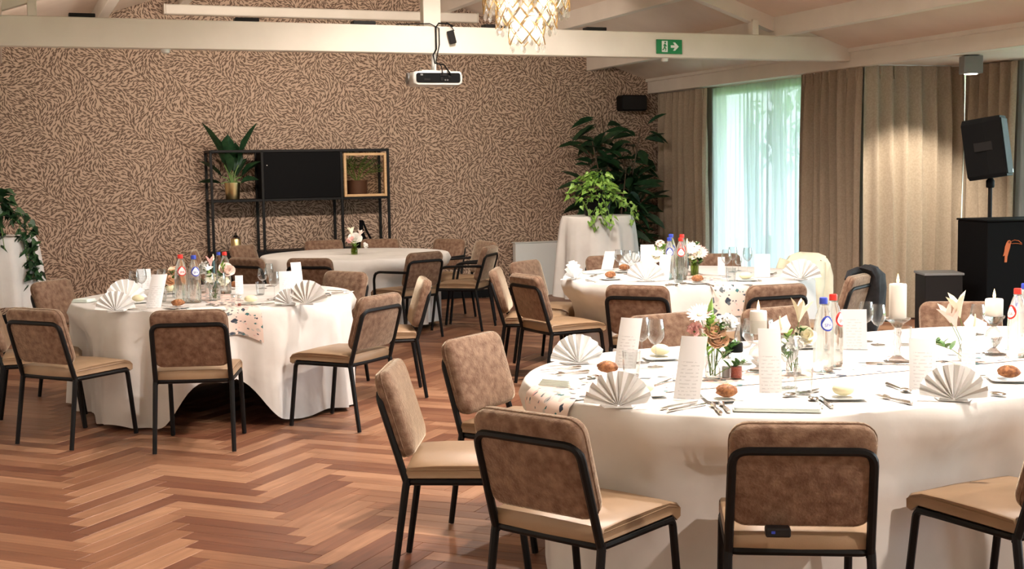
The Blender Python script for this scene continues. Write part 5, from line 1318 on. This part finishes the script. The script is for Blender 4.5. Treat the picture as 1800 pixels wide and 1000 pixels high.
trailing(5.83, 12.25, 1.104, 'bright green trailing plant on the right bar table', green2, .15, .18,
    (([(-.1, -.1, .2), (-.22, -.2, .12), (-.20, -.32, -.05), (-.16, -.34, -.15)], 20), ([(.0, -.12, .2), (-.02, -.32, .06), (-.06, -.42, -.12)], 18), ([(.12, -.1, .2), (.27, -.25, .08), (.27, -.3, -.10)], 14), ([(.1, .0, .2), (.33, -.1, .10), (.36, -.12, .02)], 8), ([(-.05, -.12, .2), (-.12, -.36, .05), (-.12, -.42, -.06)], 14)), 37, .066, 200, .30, black_pl)
# tall dark plant in the corner
t_ = thing('corner_plant', 'tall dark leafy plant in the corner under the wall speaker', 'plant', (7.15, 14.45, 0)); rr = random.Random(5)
build(MB().lathe([(.17, 0), (.19, .02), (.23, .48), (.21, .48), (.205, .44), (.001, .44)], 24), 'pot', maroon_pot, t_)
lm = leaf_mb(.32, .12, .25).mesh('leaf', green_d)
for i in range(7):
    a = i * 2.4; top = Vector((.35 * math.cos(a), .22 * math.sin(a), 1.25 + .17 * i)); st = build(MB().tube([(0, 0, .44), top * .5 + Vector((0, 0, .25)), top], [.014, .011, .007], 6), 'stem', bark_m, t_)
    for k_ in range(40):
        f = .22 + .78 * k_ / 39; pos = Vector((0, 0, .44)).lerp(top, f); b_ = rr.uniform(0, 6.28)
        d = Vector((math.cos(b_), .7 * math.sin(b_), rr.uniform(-.6, .7)))
        if pos.x + d.x * .3 > .75: d.x = -abs(d.x)
        place_leaf(st, lm, pos + d.normalized() * .10, d, rr.uniform(.75, 1.25), rr.uniform(-.6, .6))
# wall speaker
ps = ony(1113, 181, 14.86)
t_ = thing('wall_speaker', 'black loudspeaker mounted in the upper right corner of the back wall', 'speaker', (ps.x, 14.9, ps.z - .1))
build(MB().bbox((0, 0, .1), (.36, .2, .2), .02), 'cabinet', black_pl, t_, smooth=False); build(MB().bbox((0, -.102, .1), (.33, .006, .17), .002), 'grille', dark_gray, t_, smooth=False); build(MB().box((0, .14, .1), (.06, .1, .06)), 'bracket', black_metal, t_, smooth=False)

# ------------------------------------------------------------------ right side: loudspeaker, booth, low box
pd = Vector((7.365, 8.19))
t_ = thing('bar_counter', 'black bar counter with an orange toucan print at the right edge', 'counter', (pd.x + .55, pd.y, 0), R(-14))
build(MB().bbox((0, 0, .56), (1.15, .5, 1.12), .006), 'body', black_gloss, t_, smooth=False)
build(MB().bbox((0, 0, 1.128), (1.17, .52, .016), .006), 'top', black_gloss, t_, smooth=False)
def poly(pts, y, mat, name, parent):
    n = len(pts); b = MB().add([(x, y, z) for x, z in pts] + [(x, y - .003, z) for x, z in pts], [tuple(range(n)), tuple(range(n, 2 * n))[::-1]] + [(i, (i + 1) % n, (i + 1) % n + n, i + n) for i in range(n)])
    return build(b, name, mat, parent, smooth=False)

EX, EZ = -.395, .90
em = poly([(EX + x, EZ + z) for x, z in ((-.035, -.02), (-.045, -.055), (-.03, -.05), (-.032, -.105), (-.012, -.105), (-.008, -.06), (.0, -.03), (.012, .01), (.018, .04), (.022, .055), (.012, .072), (-.005, .07), (-.018, .05), (-.03, .02))], -.251, toucan_m, 'toucan_print', t_)
build(MB().tube([(EX + x, -.2525, EZ + z) for x, z in ((.02, .06), (.05, .072), (.085, .066), (.112, .045), (.115, .035), (.09, .042), (.06, .045), (.025, .043))], .0022, 4, True), 'beak_outline', toucan_m, em)
build(MB().tube([(EX + x, -.2525, EZ + z) for x, z in ((.085, .066), (.112, .045), (.1, .046))], .003, 4), 'beak_tip', toucan_m, em)
build(MB().tube([(EX + .006 + .007 * math.cos(a_), -.2545, EZ + .056 + .007 * math.sin(a_)) for a_ in [2 * PI * q / 8 for q in range(8)]], .002, 4, True), 'eye_ring', black_pl, em)
# low dark pedestal box
lb_ = thing('pedestal_box', 'low dark grey box left of the black bar counter', 'box', (7.10, 8.42, 0), R(-24))
build(MB().bbox((0, 0, .345), (.30, .30, .69), .004), 'body', dark_gray, lb_, smooth=False); build(MB().bbox((0, 0, .70), (.32, .32, .02), .003), 'top', grey_pl, lb_, smooth=False)
# loudspeaker on a stand
psx, psy = 7.80, 8.62
st_ = thing('speaker_stand', 'black pole stand behind the bar counter carrying the loudspeaker', 'stand', (psx, psy, 0))
build(MB().tube([(0, 0, .05), (0, 0, 1.46)], .018, 10), 'pole', black_metal, st_); build(MB().lathe([(.03, 1.38), (.035, 1.39), (.035, 1.44), (.02, 1.46)], 14), 'collar', black_pl, st_)
for k_ in range(3):
    a_ = 2 * PI * k_ / 3 + .5; build(MB().tube([(0, 0, .62), (.15 * math.cos(a_), .15 * math.sin(a_), .01)], .012, 8), 'leg', black_metal, st_)
sp_ = thing('loudspeaker', 'black loudspeaker on the stand above the bar counter', 'speaker', (psx, psy, 1.46), R(38))
Mt = Matrix.Rotation(R(7), 4, 'Y')
lo = []
for z, w0, w1, yb_, ch_ in ((0, .145, .10, .15, .05), (.03, .15, .105, .165, .055), (.47, .15, .105, .165, .055), (.51, .145, .10, .15, .05)):
    lo.append([(-w0, -.16, z), (w0, -.16, z), (w0, -.02, z), (w1, yb_, z), (-w1, yb_, z), (-w0, -.02, z)])
Mt = Matrix.Rotation(R(-8), 4, 'X')
sp_cab = build(MB().rings(lo, True, Mt), 'cabinet', black_pl, sp_, smooth=False)
build(MB().bbox((0, -.165, .255), (.28, .012, .47), .004, Mt), 'grille', black_metal, sp_, smooth=False)
for s_ in (-1, 1): build(MB().bbox((s_ * .148, .0, .27), (.012, .15, .08), .004, Mt), 'handle', dark_gray, sp_, smooth=False)
build(MB().bbox((.09, -.173, .04), (.03, .004, .03), .001, Mt), 'badge', steel_m, sp_, smooth=False)
tag(build(MB().tube([(psx + .12, psy + .12, 1.9), (psx + .2, psy + .16, 1.78), (psx + .19, psy + .16, 1.58), (psx + .06, psy + .05, 1.40), (psx + .02, psy + .03, 1.2), (psx + .02, psy + .03, .6)], .006, 6), 'speaker_cable', black_pl), 'black cable looping from the loudspeaker down its pole', 'cable')
# cube light under the alcove ceiling
pc = onz(1707, 98, 2.575)
cube = thing('ceiling_spotlight', 'grey cube spotlight under the alcove ceiling', 'lamp', (pc.x, pc.y, 2.40), R(-25))
build(MB().bbox((0, 0, .09), (.17, .17, .16), .004), 'housing', grey_pl, cube, smooth=False); build(MB().lathe([(.055, .004), (.06, .008), (.06, .012)], 18), 'lens', bulb_m, cube); build(MB().box((0, 0, .172), (.10, .10, .008)), 'ceiling_plate', grey_pl, cube, smooth=False)
def lamp(parent, kind, loc, target, energy, color, size, angle=None, blend=.5, shape=None):
    l = bpy.data.lights.new(kind.lower() + '_light', kind); l.energy = energy; l.color = color
    if kind == 'SPOT': l.spot_size = R(angle); l.spot_blend = blend; l.shadow_soft_size = size
    elif kind == 'AREA': l.size = size
    else: l.shadow_soft_size = size
    o = bpy.data.objects.new(l.name, l); COL.objects.link(o)
    d_ = Vector(target) - Vector(loc); o.rotation_euler = d_.to_track_quat('-Z', 'Y').to_euler(); o.location = loc
    if parent:
        bpy.context.view_layer.update(); mw = o.matrix_world.copy() if False else Matrix.Translation(loc) @ o.rotation_euler.to_matrix().to_4x4()
        o.parent = parent; o.matrix_parent_inverse = (Matrix.Translation(parent.location) @ parent.rotation_euler.to_matrix().to_4x4()).inverted(); o.matrix_local = mw
        o.matrix_parent_inverse = Matrix.Identity(4); o.matrix_basis = (Matrix.Translation(parent.location) @ parent.rotation_euler.to_matrix().to_4x4()).inverted() @ mw
    return o
lamp(cube, 'SPOT', (pc.x, pc.y, 2.395), (8.45, 10.5, .9), CUBE_POWER, (1, .90, .76), .04, 75, .6)
# exit sign on the tie beam, detectors
pe0, pe1 = ony(1154, 69, YT - .012), ony(1199, 95, YT - .012)
ew, eh = pe1.x - pe0.x, pe0.z - pe1.z
t_ = thing('exit_sign', 'green emergency exit sign with running man and arrow on the white beam', 'sign', ((pe0.x + pe1.x) / 2, YT - .008, pe1.z))
build(MB().bbox((0, 0, eh / 2), (ew, .012, eh), .002), 'plate', sign_green, t_, smooth=False)
def ex_poly(pts, mat, nm, y=-.0065): return poly([(x * eh, z * eh) for x, z in pts], y, mat, nm, t_)
ex_poly(((-.62, .12), (-.16, .12), (-.16, .9), (-.62, .9)), sign_white, 'door')
dr = ex_poly(((.1, .42), (.42, .42), (.28, .22), (.44, .22), (.74, .51), (.44, .80), (.28, .80), (.42, .60), (.1, .60)), sign_white, 'arrow')
ex_poly(((-.40, .72), (-.33, .72), (-.30, .78), (-.33, .84), (-.40, .84), (-.43, .78)), sign_green, 'head', -.0105)
ex_poly(((-.52, .56), (-.44, .68), (-.34, .68), (-.30, .60), (-.22, .54), (-.25, .50), (-.34, .54), (-.36, .44), (-.28, .36), (-.30, .20), (-.35, .20), (-.34, .33), (-.42, .38), (-.50, .26), (-.60, .26), (-.60, .31), (-.53, .32), (-.44, .48), (-.42, .60), (-.48, .53)), sign_green, 'running_man', -.0105)
for px, py, lb in ((1168, 104, 'small white smoke detector under the beam below the exit sign'), (291, 87, 'small white detector under the left part of the beam')):
    q = ony(px, py, YT + .06)
    t_ = thing('smoke_detector', lb, 'detector', (q.x, YT + .06, 2.625 - .035)); build(MB().lathe([(.02, 0), (.032, .008), (.035, .03), (.035, .035)], 18), 'dome', white_p, t_); build(MB().lathe([(.042, .030), (.042, .0348), (.001, .0349)], 18), 'base', white_p, t_)
q = ony(1405, 118, XR)
# projector screen casing on the back wall
c0, c1 = ony(290, 8, 14.95), ony(840, 38, 14.95)
t_ = thing('screen_casing', 'long cream projector screen casing high on the back wall', 'screen', ((c0.x + c1.x) / 2, 15.02, c1.z))
build(MB().bbox((0, 0, (c0.z - c1.z) * .5), (c1.x - c0.x, .14, .11), .012), 'case', paint, t_, smooth=False)
for s_ in (-1, 1): build(MB().bbox((s_ * ((c1.x - c0.x) / 2 + .006), 0, (c0.z - c1.z) * .5), (.014, .145, .116), .003), 'end_cap', paint, t_, smooth=False)
# projector hung under the king post
pq = ony(770, 137, YT - .05)
t_ = thing('projector', 'white ceiling projector with black connector panel hanging below the beam', 'projector', (pq.x, YT + .06, pq.z - .06), R(-4))
lo = [[(x, y, z) for x, y in rrect(w_, .30, .03, 4)] for w_, z in ((.40, 0), (.44, .015), (.45, .06), (.43, .105), (.40, .115))]
build(MB().rings(lo), 'body', white_p, t_, ang=50)
pn = poly([(x, z + .058) for x, z in rrect(.395, .085, .02, 4)], -.152, black_pl, 'connector_panel', t_)
for i, (x, z, w_, h_) in enumerate(((-.10, .045, .05, .018), (.03, .05, .02, .03), (.06, .04, .012, .012), (.08, .04, .012, .012), (.045, .085, .06, .02), (.10, .07, .03, .02), (-.15, .085, .02, .014))):
    build(MB().box((x, -.158, z), (w_, .008, h_)), 'port', grey_pl if i in (2, 3, 6) else dark_gray, pn, smooth=False)
build(MB().tube([(-.10, .0, .05), (-.235, .0, .055)], [.05, .05], 16, M=Matrix.Translation((0, .05, .01))), 'lens', grey_pl, t_)
mt_ = build(MB().tube([(0, 0, .115), (0, 0, 2.625 - (pq.z - .06))], .022, 10), 'mount_pole', white_p, t_)
build(MB().bbox((0, -.0, .125), (.26, .16, .012), .003), 'mount_plate', white_p, t_, smooth=False)
for x in (-.12, .12): build(MB().tube([(x, 0, .11), (x, 0, .16)], .005, 6), 'bolt', steel_m, t_)
zc_ = pq.z - .06
tag(build(MB().tube([(pq.x + .10, YT - .12, zc_ + .08), (pq.x + .04, YT - .1, zc_ + .17), (pq.x - .02, YT - .03, zc_ + .19), (pq.x - .03, YT - .02, zc_ + .26), (pq.x + .0, YT - .02, 2.66), (pq.x + .0, YT - .02, 2.85), (pq.x + .03, YT - .01, 2.885), (pq.x + .12, YT + .0, 2.885), (pq.x + .16, YT - .02, 2.86)], .007, 6), 'projector_cable', black_pl), 'bundled dark cable running from the projector up over the beam', 'cable')
tag(build(MB().tube([(pq.x + .02, YT - .125, zc_ + .09), (pq.x + .015, YT - .1, zc_ + .16), (pq.x - .01, YT - .03, zc_ + .20), (pq.x + .03, YT - .018, 2.70), (pq.x + .03, YT - .018, 2.84), (pq.x - .05, YT - .0, 2.882), (pq.x - .35, YT + .03, 2.872)], .005, 6), 'projector_cable', dark_gray), 'thin grey cable running from the projector along the beam top', 'cable')
pa_ = ony(797, 66, YT - .03)
t_ = thing('power_adapter', 'dark power adapter dangling in front of the beam right of the projector', 'adapter', (pa_.x, YT - .025, pa_.z - .055), 0)
build(MB().bbox((0, 0, .06), (.06, .035, .115), .006, Matrix.Rotation(R(-14), 4, 'Y')), 'case', dark_gray, t_, smooth=False); build(MB().tube([(.01, 0, .115), (-.02, .01, .16), (-.05, .03, .19)], .004, 6), 'lead', black_pl, t_)
# flood lamps lying on the tie beam, aimed at the back wall
FL = (.65, 1.95, 2.95, 4.15, 5.15)
FLAB = ('flood lamp on the beam far left', 'flood lamp on the beam above the small detector', 'flood lamp glowing on the beam left of the projector', 'flat dark flood lamp on the beam right of the projector', 'flat dark flood lamp on the beam behind the chandelier')
for x, lb in zip(FL, FLAB):
    t_ = thing('flood_lamp', lb, 'lamp', (x, YT + .06, 2.86), 0, 'flood lamps on the beam')
    build(MB().bbox((0, .01, .018), (.20, .10, .03), .004), 'housing', dark_gray, t_, smooth=False)
    build(MB().box((0, .062, .02), (.18, .004, .022)), 'lens', bulb_m, t_, smooth=False)
    build(MB().box((0, 0, .0015), (.06, .06, .003)), 'bracket', black_metal, t_, smooth=False)
    lamp(t_, 'SPOT', (x, YT + .14, 2.885), (x + (3.9 - x) * .12, 15.1, 1.55), FLOOD_POWER, WARM2, .06, 125, .9)

# ------------------------------------------------------------------ chandeliers
def chandelier(loc, label):
    t_ = thing('chandelier', label, 'chandelier', loc, 0, 'crystal chandeliers')
    pend = cached('pend', lambda: MB().lathe([(.001, -.052), (.011, -.042), (.0155, -.028), (.012, -.012), (.005, -.002), (.001, .0)], 8).mesh('pendant', crystal_m, True, 20))
    for j, (rad, z0, h_) in enumerate(((.30, .36, .13), (.21, .25, .13), (.12, .13, .13))):
        n = max(6, int(round(2 * PI * rad / .105))); w_ = 2 * PI * rad / n
        rh = cached(('rhomb', j), lambda: MB().add([(-w_ * .40, 0, 0), (0, 0, -h_ * .40), (w_ * .40, 0, 0), (0, 0, h_ * .40), (0, .016, 0), (0, -.016, 0)], [(0, 1, 4), (1, 2, 4), (2, 3, 4), (3, 0, 4), (1, 0, 5), (2, 1, 5), (3, 2, 5), (0, 3, 5)]).mesh('crystal', crystal_m, False))
        lat = MB()
        for row in (0, 1):
            for k_ in range(n):
                a = 2 * PI * (k_ + .5 * row) / n; zc = z0 - h_ / 2 - row * h_ / 2
                link('crystal', rh, t_, ((rad - .012) * math.cos(a), (rad - .012) * math.sin(a), zc), (0, 0, a - PI / 2))
                hw = PI / n
                P_ = lambda aa, z: ((rad + .012) * math.cos(aa), (rad + .012) * math.sin(aa), z)
                lat.tube([P_(a, zc + h_ / 2), P_(a + hw, zc), P_(a, zc - h_ / 2)], .0042, 5); lat.tube([P_(a, zc + h_ / 2), P_(a - hw, zc), P_(a, zc - h_ / 2)], .0042, 5)
                if row: link('pendant', pend, t_, (rad * math.cos(a + hw), rad * math.sin(a + hw), zc - .012)); link('pendant', pend, t_, (rad * math.cos(a), rad * math.sin(a), zc - h_ / 2))
        lat.tube([(rad * math.cos(2 * PI * k_ / 32), rad * math.sin(2 * PI * k_ / 32), z0) for k_ in range(32)], .006, 5, True)
        build(lat, 'wire_lattice', gold_wire, t_)
    build(MB().tube([(0, 0, .37), (0, 0, zr - .22 - loc[2])], .008, 6).lathe([(.31, .362), (.31, .372), (.02, .39), (.02, .362)], 24), 'hanger', gold_wire, t_)
    bulb = MB().ball((0, 0, 0), .03, 10, 6)
    bm_ = bulb.mesh('bulb', bulb_m)
    for k_, (rr_, z) in enumerate(((.17, .25), (.17, .25), (.17, .25), (.17, .25), (.06, .14))):
        a = PI / 2 * k_ + .4; link('bulb', bm_, t_, (rr_ * math.cos(a), rr_ * math.sin(a), z))
    l = bpy.data.lights.new('chandelier_light', 'POINT'); l.energy = CHAND_POWER; l.color = WARM; l.shadow_soft_size = .03
    lo = bpy.data.objects.new('chandelier_light', l); COL.objects.link(lo); lo.parent = t_; lo.location = (0, 0, .10)
chandelier((3.56, 8.62, 2.56), 'tiered crystal chandelier glowing before the tie beam')
chandelier((3.56, 4.40, 2.56), 'tiered crystal chandelier hanging above the near table')
# unseen cylinder spotlights under the ridge, the main light; rearmost added as camera-side fill
for y, pw, lb in ((9.2, .42, 'cylinder spotlight under the ridge before the tie beam'), (7.6, .75, 'cylinder spotlight under the ridge above the middle aisle'), (5.0, 1.0, 'cylinder spotlight under the ridge above the far side of the near table'), (3.9, .8, 'cylinder spotlight under the ridge above the near table edge'), (.2, 1.0, 'added fill spotlight under the ridge behind the camera')):
    t_ = thing('ridge_spotlight', lb, 'lamp', (RIDGE, y, zr - .44), 0, 'ridge spotlights')
    build(MB().lathe([(.055, .0), (.06, .004), (.06, .16), (.05, .165), (.001, .166)], 18), 'housing', white_p, t_)
    build(MB().tube([(0, 0, .16), (0, 0, .225)], .012, 8), 'stem', white_p, t_)
    build(MB().lathe([(.05, -.001), (.05, .0015), (.001, .002)], 18), 'lens', bulb_m, t_)
    lamp(t_, 'SPOT', (RIDGE, y, zr - .455), (RIDGE, y, 0), SPOT_POWER * pw, WARM, .07, 160, .5)
